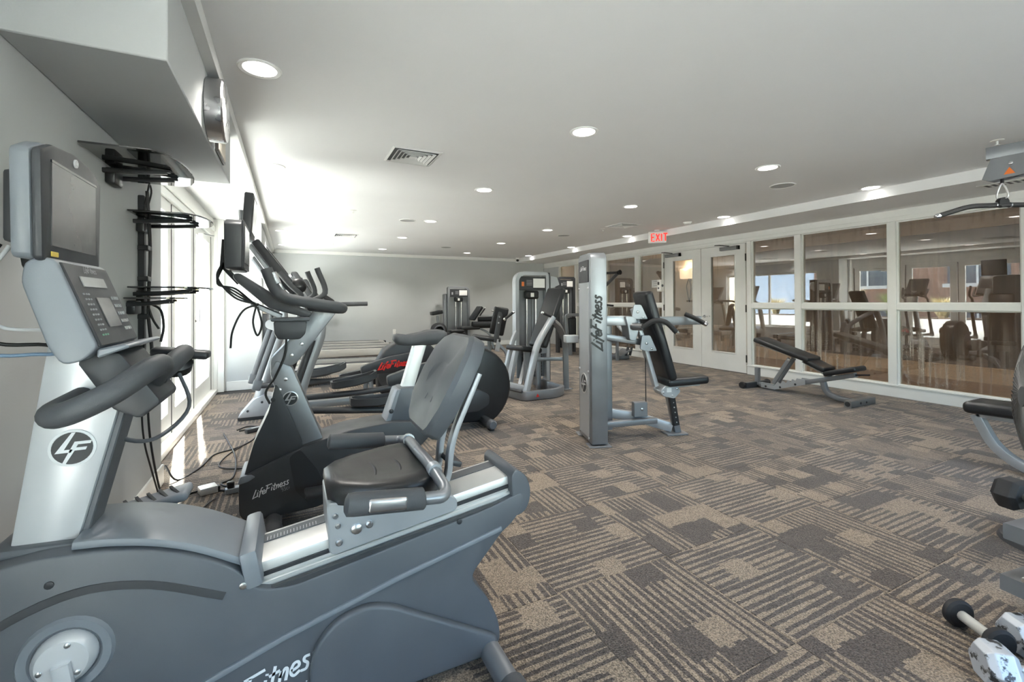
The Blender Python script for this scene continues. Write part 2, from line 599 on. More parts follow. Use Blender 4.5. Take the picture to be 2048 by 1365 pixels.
def emblem(parent, c, n, u, r, dark='charcoal_dark', light='print_white', name='emblem'):
    """round badge: ring, dark field and two slanted strokes"""
    N, U = Vector(n).normalized(), Vector(u).normalized()
    V = N.cross(U).normalized()
    C = Vector(c)
    e = lathe(name, light, parent, [(0, 0.003), (r*0.86, 0.003), (r*0.9, 0.004), (r, 0.003), (r, -0.002), (0, -0.002)], C, N, 32)
    lathe('field', dark, e, [(0, 0.0036), (r*0.86, 0.0036), (r*0.86, 0.002), (0, 0.002)], C, N, 32)
    def strip(pts):
        bm = bmesh.new()
        vs = [bm.verts.new(C+U*(x*r)+V*(y*r)+N*0.0042) for x, y in pts]
        bm.faces.new(vs)
        bm.normal_update()
        if bm.faces[:][0].normal.dot(N) < 0:
            bmesh.ops.reverse_faces(bm, faces=bm.faces)
        me = bpy.data.meshes.new('emblem_letter')
        bm.to_mesh(me)
        bm.free()
        me.materials.append(MATS[light])
        o = bpy.data.objects.new('emblem_letter', me)
        COL.objects.link(o)
        o.parent = e
    strip([(-0.02, 0.84), (0.14, 0.84), (-0.34, -0.06), (0.02, -0.06), (-0.05, -0.22), (-0.72, -0.22)])
    strip([(0.10, 0.34), (0.82, 0.34), (0.76, 0.18), (0.24, 0.18), (0.16, 0.02), (0.62, 0.02), (0.56, -0.14), (0.10, -0.14), (-0.28, -0.84), (-0.44, -0.84)])
    return e

# ================================================================ the room
XL, XR, YF, YB, ZC = -0.79, 6.75, 11.57, -2.6, 2.44
XCR = -0.37          # crown line of the left side
XDOOR = -0.97        # plane of the glazed doors
ZSOF = 2.33          # underside of the right soffit

# ---- carpet material: quarter-turned tiles, broken stripes with solid blocks, looped yarn
def carpet_material():
    m = bpy.data.materials.new('carpet_tile_pile')
    t, p = nodes_of(m)
    N, K = t.nodes, t.links
    tc = N.new('ShaderNodeTexCoord')
    oi = N.new('ShaderNodeObjectInfo')
    sep = N.new('ShaderNodeSeparateXYZ')
    K.new(tc.outputs['Object'], sep.inputs[0])
    def M(op, a, b=None, c=None, clamp=False):
        n = N.new('ShaderNodeMath')
        n.operation = op
        n.use_clamp = clamp
        for i, v in enumerate((a, b, c)):
            if v is None:
                continue
            if isinstance(v, (int, float)):
                n.inputs[i].default_value = v
            else:
                K.new(v, n.inputs[i])
        return n.outputs[0]
    x, y = sep.outputs[0], sep.outputs[1]
    rnd = M('MULTIPLY', oi.outputs['Random'], 37.0)
    # waviness of the yarn lines
    wob = N.new('ShaderNodeTexNoise')
    wob.inputs['Scale'].default_value = 45
    wob.inputs['Detail'].default_value = 2
    K.new(tc.outputs['Object'], wob.inputs['Vector'])
    wv = M('MULTIPLY', M('SUBTRACT', wob.outputs[0], 0.5), 0.010)
    y2 = M('ADD', y, wv)
    x2 = M('ADD', x, wv)
    # stripes
    ph = M('MULTIPLY', y2, 27.9)
    sid = M('FLOOR', ph)
    tri = M('ABSOLUTE', M('SUBTRACT', M('FRACT', ph), 0.5))
    # per stripe width and broken ends
    cmb = N.new('ShaderNodeCombineXYZ')
    K.new(M('ADD', M('MULTIPLY', x2, 4.2), rnd), cmb.inputs[0])
    K.new(M('MULTIPLY', sid, 3.7), cmb.inputs[1])
    K.new(rnd, cmb.inputs[2])
    nz = N.new('ShaderNodeTexNoise')
    nz.inputs['Scale'].default_value = 1.0
    nz.inputs['Detail'].default_value = 0
    K.new(cmb.outputs[0], nz.inputs['Vector'])
    wid = N.new('ShaderNodeMapRange')
    wid.inputs[1].default_value = 0.30
    wid.inputs[2].default_value = 0.62
    wid.inputs[3].default_value = 0.10
    wid.inputs[4].default_value = 0.31
    K.new(nz.outputs[0], wid.inputs[0])
    light_line = M('LESS_THAN', tri, wid.outputs[0])
    # block grid: 4 x 4 cells per tile
    jit = M('MULTIPLY', M('SUBTRACT', nz.outputs[0], 0.5), 0.05)
    bx = M('FLOOR', M('ADD', M('MULTIPLY', M('ADD', x2, jit), 7.6), rnd))
    by = M('FLOOR', M('ADD', M('MULTIPLY', y2, 7.6), M('MULTIPLY', rnd, 1.7)))
    cb = N.new('ShaderNodeCombineXYZ')
    K.new(bx, cb.inputs[0])
    K.new(by, cb.inputs[1])
    K.new(rnd, cb.inputs[2])
    wn = N.new('ShaderNodeTexWhiteNoise')
    wn.noise_dimensions = '3D'
    K.new(cb.outputs[0], wn.inputs['Vector'])
    isl = M('LESS_THAN', wn.outputs['Value'], 0.17)
    isd = M('GREATER_THAN', wn.outputs['Value'], 0.82)
    f = M('MAXIMUM', light_line, isl)
    f = M('MULTIPLY', f, M('SUBTRACT', 1.0, isd))
    # yarn loops
    yn = N.new('ShaderNodeTexVoronoi')
    yn.inputs['Scale'].default_value = 210
    mp = N.new('ShaderNodeMapping')
    mp.inputs['Scale'].default_value = (1.0, 0.55, 1.0)
    K.new(tc.outputs['Object'], mp.inputs[0])
    K.new(mp.outputs[0], yn.inputs['Vector'])
    speck = N.new('ShaderNodeTexNoise')
    speck.inputs['Scale'].default_value = 190
    speck.inputs['Detail'].default_value = 2
    K.new(tc.outputs['Object'], speck.inputs['Vector'])
    sp = N.new('ShaderNodeMapRange')
    sp.inputs[1].default_value = 0.35
    sp.inputs[2].default_value = 0.65
    sp.inputs[3].default_value = 0.45
    sp.inputs[4].default_value = 1.55
    K.new(speck.outputs[0], sp.inputs[0])
    mix = N.new('ShaderNodeMix')
    mix.data_type = 'RGBA'
    mix.inputs[6].default_value = (0.078, 0.062, 0.051, 1)
    mix.inputs[7].default_value = (0.228, 0.178, 0.130, 1)
    K.new(f, mix.inputs[0])
    mul = N.new('ShaderNodeMix')
    mul.data_type = 'RGBA'
    mul.blend_type = 'MULTIPLY'
    mul.inputs[0].default_value = 1.0
    K.new(mix.outputs[2], mul.inputs[6])
    K.new(sp.outputs[0], mul.inputs[7])
    K.new(mul.outputs[2], p.inputs['Base Color'])
    p.inputs['Roughness'].default_value = 0.95
    p.inputs['Specular IOR Level'].default_value = 0.12
    p.inputs['Sheen Weight'].default_value = 0.25
    p.inputs['Sheen Roughness'].default_value = 0.5
    b = N.new('ShaderNodeBump')
    b.inputs['Strength'].default_value = 0.7
    b.inputs['Distance'].default_value = 0.004
    hh = M('ADD', M('MULTIPLY', yn.outputs['Distance'], -0.8), M('MULTIPLY', f, 0.35))
    K.new(hh, b.inputs['Height'])
    K.new(b.outputs[0], p.inputs['Normal'])
    MATS['carpet'] = m
    return m
carpet_material()

def plank_material():
    m = bpy.data.materials.new('laminate_planks')
    t, p = nodes_of(m)
    N, K = t.nodes, t.links
    tc = N.new('ShaderNodeTexCoord')
    mp = N.new('ShaderNodeMapping')
    mp.inputs['Rotation'].default_value = (0, 0, math.radians(90))
    K.new(tc.outputs['Object'], mp.inputs[0])
    br = N.new('ShaderNodeTexBrick')
    br.inputs['Color1'].default_value = (0.30, 0.215, 0.145, 1)
    br.inputs['Color2'].default_value = (0.22, 0.155, 0.105, 1)
    br.inputs['Mortar'].default_value = (0.10, 0.07, 0.05, 1)
    br.inputs['Scale'].default_value = 1.0
    br.inputs['Mortar Size'].default_value = 0.003
    br.inputs['Brick Width'].default_value = 1.2
    br.inputs['Row Height'].default_value = 0.14
    K.new(mp.outputs[0], br.inputs['Vector'])
    mp2 = N.new('ShaderNodeMapping')
    mp2.inputs['Scale'].default_value = (60, 3, 1)
    K.new(tc.outputs['Object'], mp2.inputs[0])
    nz = N.new('ShaderNodeTexNoise')
    nz.inputs['Scale'].default_value = 1.0
    nz.inputs['Detail'].default_value = 5
    K.new(mp2.outputs[0], nz.inputs['Vector'])
    mr = N.new('ShaderNodeMapRange')
    mr.inputs[3].default_value = 0.6
    mr.inputs[4].default_value = 1.4
    K.new(nz.outputs[0], mr.inputs[0])
    mul = N.new('ShaderNodeMix')
    mul.data_type = 'RGBA'
    mul.blend_type = 'MULTIPLY'
    mul.inputs[0].default_value = 1.0
    K.new(br.outputs[0], mul.inputs[6])
    K.new(mr.outputs[0], mul.inputs[7])
    K.new(mul.outputs[2], p.inputs['Base Color'])
    p.inputs['Roughness'].default_value = 0.45
    MATS['planks'] = m

def streak_material(name, c1, c2, sx, sy, sz, rough=0.4):
    m = bpy.data.materials.new(name)
    t, p = nodes_of(m)
    N, K = t.nodes, t.links
    tc = N.new('ShaderNodeTexCoord')
    mp = N.new('ShaderNodeMapping')
    mp.inputs['Scale'].default_value = (sx, sy, sz)
    K.new(tc.outputs['Object'], mp.inputs[0])
    nz = N.new('ShaderNodeTexNoise')
    nz.inputs['Scale'].default_value = 1.0
    nz.inputs['Detail'].default_value = 6
    nz.inputs['Roughness'].default_value = 0.62
    K.new(mp.outputs[0], nz.inputs['Vector'])
    cr = N.new('ShaderNodeValToRGB')
    cr.color_ramp.elements[0].position = 0.34
    cr.color_ramp.elements[0].color = (*c1, 1)
    cr.color_ramp.elements[1].position = 0.68
    cr.color_ramp.elements[1].color = (*c2, 1)
    K.new(nz.outputs[0], cr.inputs[0])
    K.new(cr.outputs[0], p.inputs['Base Color'])
    p.inputs['Roughness'].default_value = rough
    MATS[name] = m
plank_material()
streak_material('iron_chipped', (0.07, 0.068, 0.07), (0.60, 0.63, 0.68), 26, 26, 26, 0.35)
_cr = [n for n in MATS['iron_chipped'].node_tree.nodes if n.type == 'VALTORGB'][0].color_ramp
_cr.elements[0].position = 0.40
_cr.elements[1].position = 0.45
MATS['iron_chipped'].node_tree.nodes['Principled BSDF'].inputs['Metallic'].default_value = 0.3
streak_material('veneer_dark', (0.085, 0.064, 0.05), (0.21, 0.165, 0.13), 7, 7, 0.55, 0.35)

# ---- floor
floor = struct(box2('floor', 'rubber_black', None, (XDOOR-0.15, YB, -0.12), (XR+0.12, YF+0.1, -0.002)), 'brown and tan patterned carpet tile floor of the gym')
TS = 0.61
tile_me = None
ntile = 0
for i in range(-5, 9):
    for j in range(-1, 18):
        cx, cy = 1.61+TS*(i+0.5), 1.0+TS*(j+0.5)
        x0, x1, y0, y1 = cx-TS/2, cx+TS/2, cy-TS/2, cy+TS/2
        lim_l = XL if cy < 3.6 else (-0.93 if cy < 7.2 else XCR)
        if x1 < lim_l+0.03 or y0 > YF or x0 > XR:
            continue
        cut = x0 < lim_l or x1 > XR or y1 > YF
        if not cut and tile_me is not None:
            o = bpy.data.objects.new('carpet_tile', tile_me)
            COL.objects.link(o)
        else:
            a0, a1 = max(x0, lim_l)-cx, min(x1, XR)-cx
            b0, b1 = y0-cy, min(y1, YF)-cy
            rot_odd = (i+j) % 2
            if rot_odd and cut:      # keep world clipping right once the tile is turned
                a0, a1, b0, b1 = b0, b1, -a1, -a0
            bm = bmesh.new()
            bmesh.ops.create_cube(bm, size=1.0)
            g = 0.0003
            bmesh.ops.scale(bm, vec=(a1-a0-2*g, b1-b0-2*g, 0.007), verts=bm.verts)
            bmesh.ops.translate(bm, vec=((a0+a1)/2, (b0+b1)/2, 0), verts=bm.verts)
            top = [e for e in bm.edges if all(v.co.z > 0 for v in e.verts)]
            bmesh.ops.bevel(bm, geom=top, offset=0.002, segments=1, affect='EDGES')
            o = finish('carpet_tile', bm, 'carpet', None, smooth=0)
            if not cut:
                tile_me = o.data
        o.location = (cx, cy, -0.0035)
        o.rotation_euler = (0, 0, math.pi/2 if (i+j) % 2 else 0)
        if not cut and (i*7+j*3) % 4 == 0:
            o.rotation_euler.z += math.pi
        o.parent = floor
        ntile += 1

# ---- ceiling: main field, lowered alcove band on the left, soffit on the right
ceiling = struct(box2('ceiling', 'ceiling_paint', None, (XCR, YB, ZC), (5.80, YF+0.1, ZC+0.12)), 'white painted plaster ceiling with recessed downlights')
box2('alcove_ceiling', 'ceiling_paint', ceiling, (XDOOR-0.15, YB, 2.37), (XCR, YF, ZC+0.12))
box2('soffit', 'ceiling_paint', ceiling, (5.80, YB, ZSOF), (XR+0.12, YF+0.1, ZC+0.12))

# ---- left side
wl = struct(box2('wall_left', 'wall_paint', None, (XDOOR-0.15, 1.87, 0), (XL, 3.80, 2.37)), 'grey painted wall pier between the glazed doors')
box2('end_wall', 'wall_paint', wl, (XDOOR-0.15, 7.36, 0), (XCR, 7.50, 2.37))
# far stretch with its window opening
for a, b in (((7.50, 0.0), (7.95, 2.37)), ((11.0, 0.0), (YF, 2.37)), ((7.95, 0.0), (11.0, 0.35)), ((7.95, 2.08), (11.0, 2.37))):
    box2('wall_section', 'wall_paint', wl, (XCR-0.16, a[0], a[1]), (XCR, b[0], b[1]))
box2('wall_section', 'wall_paint', wl, (XDOOR-0.15, YB, 0), (XL, -1.45, 2.37))
box2('wall_section', 'wall_paint', wl, (XDOOR-0.15, 0.78, 0), (XL, 1.87, 2.37))  # unseen wall stretch added to cut door daylight on the bulkhead front
bulk = box2('bulkhead', 'wall_paint', wl, (XL, 1.87, 2.04), (XCR, 3.63, 2.44), 0.004, 1)
# crown along the left side and far wall
crown_prof = [(0.0, 0.0), (0.018, 0.0), (0.022, -0.010), (0.034, -0.022), (0.050, -0.030), (0.050, -0.075), (0.0, -0.075)]
def crown(name, pts_fn, a, b, axis):
    return prism(name, 'trim_white', None, [pts_fn(p) for p in crown_prof], a, b, axis)
cl = prism('trim_1', 'trim_white', None, [(XCR+0.048-p[0]*0.96, ZC-0.001+p[1]) for p in crown_prof], YB, YF-0.001, 'Y')
cl.data.transform(Matrix())
struct(cl, 'white crown moulding along the left edge of the ceiling')
cf = struct(prism('trim_2', 'trim_white', None, [(YF-0.048+p[0]*0.96, ZC-0.001+p[1]) for p in crown_prof], XCR+0.05, 5.80, 'X'), 'white crown moulding along the far wall')

# far and back walls
wf = struct(box2('wall_far', 'wall_paint', None, (XCR-0.16, YF, 0), (XR+0.12, YF+0.14, ZC)), 'pale grey green painted far wall')
wbk = struct(box2('wall_back', 'wall_paint', None, (XDOOR-0.15, YB-0.14, 0), (0.6, YB, ZC)), 'pale painted wall behind the viewpoint')
for a, b in (((0.6, 0.0), (5.4, 0.5)), ((0.6, 2.15), (5.4, ZC)), ((5.4, 0.0), (XR+0.12, ZC))):
    box2('wall_section', 'wall_paint', wbk, (a[0], YB-0.14, a[1]), (b[0], YB, b[1]))
wb = bpy.data.objects.new('window_5', None)
COL.objects.link(wb)
wb.location = (0.6, YB, 0)
struct(wb, 'white framed window band behind the viewpoint')
for k in range(5):
    box2('mullion', 'trim_white', wb, (k*1.2-0.03 if k else 0, -0.1, 0.5), (k*1.2+0.03 if k < 4 else 4.8, -0.04, 2.15))
for k in range(4):
    box2('pane', 'pane_clear', wb, (k*1.2+0.03, -0.075, 0.5), (k*1.2+1.17, -0.067, 2.15))

# baseboards
def baseboard(name, a, b, label):
    o = box2(name, 'trim_white', None, a, b, 0.004, 1)
    return struct(o, label)
baseboard('baseboard_left', (XL, 1.87, 0.0), (XL+0.016, 3.80, 0.13), 'white baseboard under the shelf wall')
baseboard('baseboard_end', (-0.80, 7.344, 0.0), (XCR, 7.36, 0.13), 'white baseboard on the short wall beside the glazed doors')
baseboard('baseboard_far', (XCR, YF-0.016, 0.0), (XR, YF, 0.12), 'white baseboard of the far wall')

# ---- glazed terrace doors: casing, leaves, panes
def glazed_bay(n, y0, y1, leaves, label, visible=True):
    d = bpy.data.objects.new('door_%d' % n, None)
    COL.objects.link(d)
    d.location = (XDOOR, y0, 0)
    struct(d, label)
    L = y1-y0
    def b(name, m, a, c, bev=0.003):
        return box2(name, m, d, a, c, bev, 1)
    # local: x 0 is the door plane (room side +), y along the bay
    b('threshold', 'trim_white', (-0.14, 0, 0), (0.075, L, 0.05))
    b('head_casing', 'trim_white', (-0.14, 0, 2.13), (0.03, L, 2.37))
    b('head_stop', 'trim_white', (0.03, 0, 2.20), (0.055, L, 2.26))
    b('jamb', 'trim_white', (-0.14, 0, 0.05), (0.03, 0.07, 2.13))
    b('jamb', 'trim_white', (-0.14, L-0.07, 0.05), (0.03, L, 2.13))
    for (a, c, bot, stile) in leaves:
        a, c = a-y0, c-y0
        b('stile', 'trim_white', (-0.055, a, 0.05), (0.0, a+stile, 2.13))
        b('stile', 'trim_white', (-0.055, c-stile, 0.05), (0.0, c, 2.13))
        b('top_rail', 'trim_white', (-0.055, a+stile, 2.02), (0.0, c-stile, 2.13))
        b('bottom_rail', 'trim_white', (-0.055, a+stile, 0.05), (0.0, c-stile, 0.05+bot))
        b('gasket', 'black_plastic', (-0.050, c-0.001, 0.05), (0.004, c+0.012, 2.12), 0)
        p = b('pane', 'pane_clear', (-0.033, a+stile-0.004, 0.05+bot-0.004), (-0.025, c-stile+0.004, 2.024), 0)
    return d
dleft = glazed_bay(3, 3.80, 7.36, [(3.88, 5.02, 0.20, 0.12), (5.05, 6.06, 0.20, 0.13), (6.09, 7.27, 0.20, 0.13)], 'white framed glazed terrace doors in the left wall')
glazed_bay(4, -1.45, 0.78, [(-1.37, -0.36, 0.2, 0.12), (-0.33, 0.70, 0.2, 0.12)], 'white framed glazed terrace doors beside the viewpoint')
# casing at the far end of the bay
box2('end_casing', 'trim_white', dleft, (-0.02, 3.50, 0), (0.15, 3.558, 2.37), 0.004, 1)
box2('end_casing_bead', 'trim_white', dleft, (0.06, 3.485, 0), (0.075, 3.503, 2.37), 0.003, 1)
lathe('latch', 'closer_grey', dleft, [(0, 0.012), (0.014, 0.012), (0.016, 0), (0, 0)], (0.0, 2.38, 1.02), (1, 0, 0), 12)
box2('lock_plate', 'closer_grey', dleft, (0.0, 2.62, 1.00), (0.006, 2.65, 1.16), 0.002, 1)
box2('door_closer', 'sign_white', dleft, (0.0, 2.55, 1.98), (0.05, 2.80, 2.05), 0.006, 2)
bar('closer_arm', 'closer_grey', dleft, [(0.03, 2.70, 2.06), (0.10, 2.95, 2.07)], 0.02, 0.008)

w5 = bpy.data.objects.new('window_6', None)
COL.objects.link(w5)
w5.location = (XCR, 7.95, 0)
struct(w5, 'white framed window beyond the treadmills')
for a, c in (((-0.12, 0, 0.35), (-0.06, 3.05, 0.42)), ((-0.12, 0, 2.02), (-0.06, 3.05, 2.08)), ((-0.12, 0, 0.42), (-0.06, 0.06, 2.02)), ((-0.12, 2.99, 0.42), (-0.06, 3.05, 2.02)), ((-0.12, 1.50, 0.42), (-0.06, 1.56, 2.02))):
    box2('frame_bar', 'trim_white', w5, a, c, 0.003, 1)
for a, c in ((0.06, 1.50), (1.56, 2.99)):
    box2('pane', 'pane_clear', w5, (-0.095, a, 0.42), (-0.088, c, 2.02))

# ---- right partition: header wall, mullions, glazed lights and the double door
wr = struct(box2('wall_right', 'trim_white', None, (XR, YB, 2.19), (XR+0.12, YF, ZSOF+0.02)), 'white painted glazed partition wall')
box2('solid_panel', 'wall_paint', wr, (XR, 10.73, 0), (XR+0.12, YF, 2.19))
box2('solid_panel', 'wall_paint', wr, (XR, YB, 0), (XR+0.12, 0.55, 2.19))
box2('head_moulding', 'trim_white', wr, (XR-0.018, 0.55, 2.19), (XR, 10.78, 2.245), 0.004, 1)
lights_y = [(0.62, 1.745), (1.84, 2.905), (3.00, 4.067), (4.163, 4.87), (6.84, 7.51), (7.635, 8.645), (8.76, 9.86), (9.96, 10.72)]
edges = [0.55] + [v for p in lights_y[:4] for v in p] + [4.95]
def sill(y0, y1):
    o = box2('sill_board', 'trim_white', wr, (XR-0.012, y0, 0.0), (XR+0.12, y1, 0.152), 0.004, 1)
    box2('sill_cap', 'trim_white', o, (XR-0.024, y0, 0.137), (XR-0.010, y1, 0.155), 0.003, 1)
sill(0.55, 4.945)
sill(6.785, 10.75)
for a, c in ((0.55, 0.62), (1.745, 1.84), (2.905, 3.00), (4.067, 4.163), (4.87, 4.945), (6.785, 6.84), (7.51, 7.635), (8.645, 8.76), (9.86, 9.96), (10.72, 10.75)):
    box2('mullion', 'trim_white', wr, (XR-0.004, a, 0.15), (XR+0.124, c, 2.19), 0.004, 1)
for k, (a, c) in enumerate(lights_y):
    w = bpy.data.objects.new('window_%d' % (k+7), None)
    COL.objects.link(w)
    w.location = (XR, a, 0)
    near = 'fixed light of the white partition, number %d counted away from the right edge of the picture' % k if k else 'fixed light of the white partition outside the picture'
    struct(w, near)
    L = c-a
    box2('transom', 'trim_white', w, (0.0, 0, 1.085), (0.12, L, 1.165), 0.004, 1)
    for z0, z1, nm in ((0.152, 1.085, 'lower_pane'), (1.165, 2.19, 'upper_pane')):
        f = box2(nm, 'pane_partition', w, (0.052, 0.0, z0), (0.060, L, z1))
        for q0, q1 in (((0.03, 0, z0), (0.085, 0.014, z1)), ((0.03, L-0.014, z0), (0.085, L, z1)), ((0.03, 0.014, z0), (0.085, L-0.014, z0+0.014)), ((0.03, 0.014, z1-0.014), (0.085, L-0.014, z1))):
            box2('glazing_bead', 'trim_white', f, q0, q1)
# leaves of the double door
def leaf(n, y0, y1, gy0, gy1, hinge_y, label):
    d = bpy.data.objects.new('door_%d' % n, None)
    COL.objects.link(d)
    d.location = (XR, y0, 0)
    struct(d, label)
    L = y1-y0
    g0, g1 = gy0-y0, gy1-y0
    X0, X1 = 0.004, 0.05
    for nm, a, c in (('stile', (X0, 0.003, 0.008), (X1, g0, 2.165)), ('stile', (X0, g1, 0.008), (X1, L-0.003, 2.165)),
                     ('bottom_rail', (X0, g0, 0.008), (X1, g1, 0.325)), ('top_rail', (X0, g0, 1.99), (X1, g1, 2.165))):
        box2(nm, 'trim_white', d, a, c)
    p = box2('pane', 'pane_partition', d, (0.024, g0, 0.325), (0.030, g1, 1.99))
    for q0, q1 in (((-0.006, g0-0.02, 0.305), (0.02, g0, 2.01)), ((-0.006, g1, 0.305), (0.02, g1+0.02, 2.01)), ((-0.006, g0, 0.305), (0.02, g1, 0.325)), ((-0.006, g0, 1.99), (0.02, g1, 2.01))):
        box2('glazing_bead', 'trim_white', p, q0, q1, 0.003, 1)
    for z in (0.25, 1.08, 1.93):
        lathe('hinge', 'bronze_dark', d, [(0, 0.06), (0.011, 0.06), (0.011, -0.06), (0, -0.06)], (-0.006, hinge_y-y0, z), (0, 0, 1), 10)
    return d
d1 = leaf(1, 4.965, 5.865, 5.17, 5.64, 4.957, 'white glazed door leaf nearer the bench')
d2 = leaf(2, 5.87, 6.765, 6.06, 6.53, 6.775, 'white glazed door leaf showing the lit wall lamp')
for d, a, c in ((d1, 0.10, 0.46), (d2, 0.46, 0.83)):
    b = box2('door_closer', 'closer_grey', d, (-0.055, a, 2.075), (0.004, c, 2.135), 0.006, 2)
    box2('closer_cap', 'bronze_dark', b, (-0.057, a, 2.073), (0.002, a+0.03, 2.137), 0.004, 1)
    e = tube('closer_arm', 'bronze_dark', d, [(-0.03, (a+c)/2, 2.14), (-0.13, (a+c)/2+0.12, 2.165), (-0.02, (a+c)/2+0.30, 2.185)], 0.008, 8)
ro = lathe('rose', 'steel', d1, [(0, 0.012), (0.022, 0.012), (0.026, 0.0), (0, 0)], (0.004, 0.83, 0.93), (-1, 0, 0), 16)
tube('lever', 'steel', ro, [(-0.005, 0.83, 0.93), (-0.05, 0.83, 0.93), (-0.055, 0.72, 0.93)], 0.009, 10, rad=0.02)
lathe('keyhole', 'steel', d1, [(0, 0.008), (0.012, 0.008), (0.012, 0), (0, 0)], (0.004, 0.72, 0.935), (-1, 0, 0), 12)
box2('door_frame_head', 'trim_white', wr, (XR-0.006, 4.945, 2.168), (XR+0.12, 6.785, 2.195), 0.003, 1)

# ---- corridor beyond the partition
cfl = struct(box2('floor_corridor', 'planks', None, (XR+0.12, YB, -0.05), (11.0, 12.5, 0.0)), 'wood plank floor of the corridor behind the glass')
wc = struct(box2('wall_corridor', 'veneer_dark', None, (9.0, YB, 0.0), (9.2, 6.90, 2.25)), 'dark veneered corridor wall behind the glass')
box2('corridor_base', 'cream_panel', wc, (8.98, YB, 0.0), (9.0, 6.90, 0.225), 0.004, 1)
for y in (-0.4, 1.2, 2.75, 4.65, 6.1):
    box2('base_joint', 'warm_wood', wc, (8.9785, y, 0.0), (8.9805, y+0.008, 0.225))
box2('corridor_frieze', 'cream_panel', wc, (8.95, YB, 2.25), (9.2, 6.90, 2.42), 0.004, 1)
wc2 = struct(box2('wall_corridor.001', 'cream_wall', None, (9.40, 6.90, 0.0), (9.55, 9.35, 2.42)), 'cream corridor wall carrying the lamp behind the glass door')
box2('corridor_base', 'cream_panel', wc2, (9.375, 6.90, 0.0), (9.40, 9.35, 0.30), 0.004, 1)
wc3 = struct(box2('wall_corridor.002', 'veneer_dark', None, (9.38, 9.35, 0.0), (9.55, 12.3, 2.42)), 'dark veneered wall at the far end of the corridor')
struct(box2('wall_corridor.003', 'cream_wall', None, (6.87, 12.3, 0), (9.6, 12.4, 2.42)), 'end wall of the corridor')
struct(box2('ceiling_corridor', 'cream_wall', None, (XR+0.12, YB, 2.42), (9.6, 12.4, 2.5)), 'cream ceiling of the corridor')
struct(box2('wall_corridor.004', 'cream_wall', None, (6.87, YB-0.1, 0), (9.2, YB, 2.42)), 'near end wall of the corridor')

# ================================================================ ceiling fittings
def downlight(x, y, label, power, z=ZC, warm=(1.0, 0.955, 0.88)):
    t = thing('downlight', label, 'light', (x, y, z), 0, 'recessed ceiling downlights')
    lathe('trim_ring', 'trim_white', t, [(0.078, 0.0), (0.080, -0.004), (0.098, -0.008), (0.104, -0.004), (0.104, 0.0)], seg=28)
    lathe('lens', 'lens_glow', t, [(0, -0.002), (0.05, -0.0025), (0.079, -0.004), (0.079, 0.0), (0, 0.0)], seg=28)
    ld = bpy.data.lights.new('downlight_lamp', 'SPOT')
    ld.energy = power
    ld.spot_size = math.radians(125)
    ld.spot_blend = 0.75
    ld.shadow_soft_size = 0.06
    ld.color = warm
    lo = bpy.data.objects.new('downlight_lamp', ld)
    lo.location = (0, 0, -0.03)
    lo.parent = t
    COL.objects.link(lo)
    return t
ROWY = [2.67, 4.53, 6.63, 8.52, 10.55]
COLX = [-0.14, 1.90, 3.95, 5.69]
RN = ['nearest', 'second', 'third', 'fourth', 'farthest']
CN = ['beside the left crown moulding', 'in the second line from the left', 'in the third line from the left', 'beside the right soffit edge']
for j, y in enumerate(ROWY):
    for i, x in enumerate(COLX):
        downlight(x, y, 'round recessed downlight %s, %s from the viewer' % (CN[i], RN[j]), 34 if i < 3 else 24)
for x, nm in ((1.90, 'left'), (3.95, 'right')):
    downlight(x, 0.75, 'round recessed downlight above the viewpoint, the %s one of two' % nm, 26)
for y, nm in ((0.6, 'near'), (3.2, 'middle'), (5.8, 'door')):
    downlight(7.9, y, 'recessed downlight in the corridor ceiling, %s one' % nm, 46, 2.42, (1.0, 0.84, 0.64))

def diffuser(x, y, s, label, sq=True, sy=None):
    t = thing('air_vent', label, 'vent', (x, y, ZC), 0, 'ceiling air diffusers')
    sy = sy or s
    def ring(name, a, b, z0, z1, m='trim_white'):
        bm = bmesh.new()
        o = [(-a, -b), (a, -b), (a, b), (-a, b)]
        w = 0.016
        k = [(-a+w, -b+w), (a-w, -b+w), (a-w, b-w), (-a+w, b-w)]
        vo = [bm.verts.new((p[0], p[1], z0)) for p in o]
        vi = [bm.verts.new((p[0], p[1], z1)) for p in k]
        vo2 = [bm.verts.new((p[0], p[1], z0+0.003)) for p in o]
        vi2 = [bm.verts.new((p[0], p[1], z1+0.003)) for p in k]
        for q in range(4):
            r = (q+1) % 4
            bm.faces.new((vo[q], vo[r], vi[r], vi[q]))
            bm.faces.new((vo2[q], vi2[q], vi2[r], vo2[r]))
            bm.faces.new((vo[q], vo2[q], vo2[r], vo[r]))
            bm.faces.new((vi[q], vi[r], vi2[r], vi2[q]))
        return finish(name, bm, m, t, smooth=0)
    box2('backing', 'vent_dark', t, (-s/2+0.02, -sy/2+0.02, -0.003), (s/2-0.02, sy/2-0.02, -0.001))
    ring('frame', s/2, sy/2, -0.004, -0.012)
    n = 5
    for k in range(1, n+1):
        f = 1-k*0.165
        ring('vane', (s/2-0.012)*f, (sy/2-0.012)*f, -0.018, -0.006)
    box2('centre_plate', 'trim_white', t, (-s*0.07, -sy*0.07, -0.014), (s*0.07, sy*0.07, -0.010))
    return t
diffuser(0.92, 3.73, 0.40, 'square louvred air vent in the ceiling nearest the viewer')
diffuser(0.90, 8.62, 0.40, 'square louvred air vent in the ceiling above the ellipticals')
diffuser(4.82, 5.72, 0.40, 'square louvred air vent in the ceiling left of the exit sign')
t = thing('slot_vent', 'slotted air grille in the soffit above the pulldown bar', 'vent', (6.15, 1.70, ZSOF))
box2('frame', 'trim_white', t, (-0.09, -0.25, -0.008), (0.09, 0.25, 0.0), 0.003, 1)
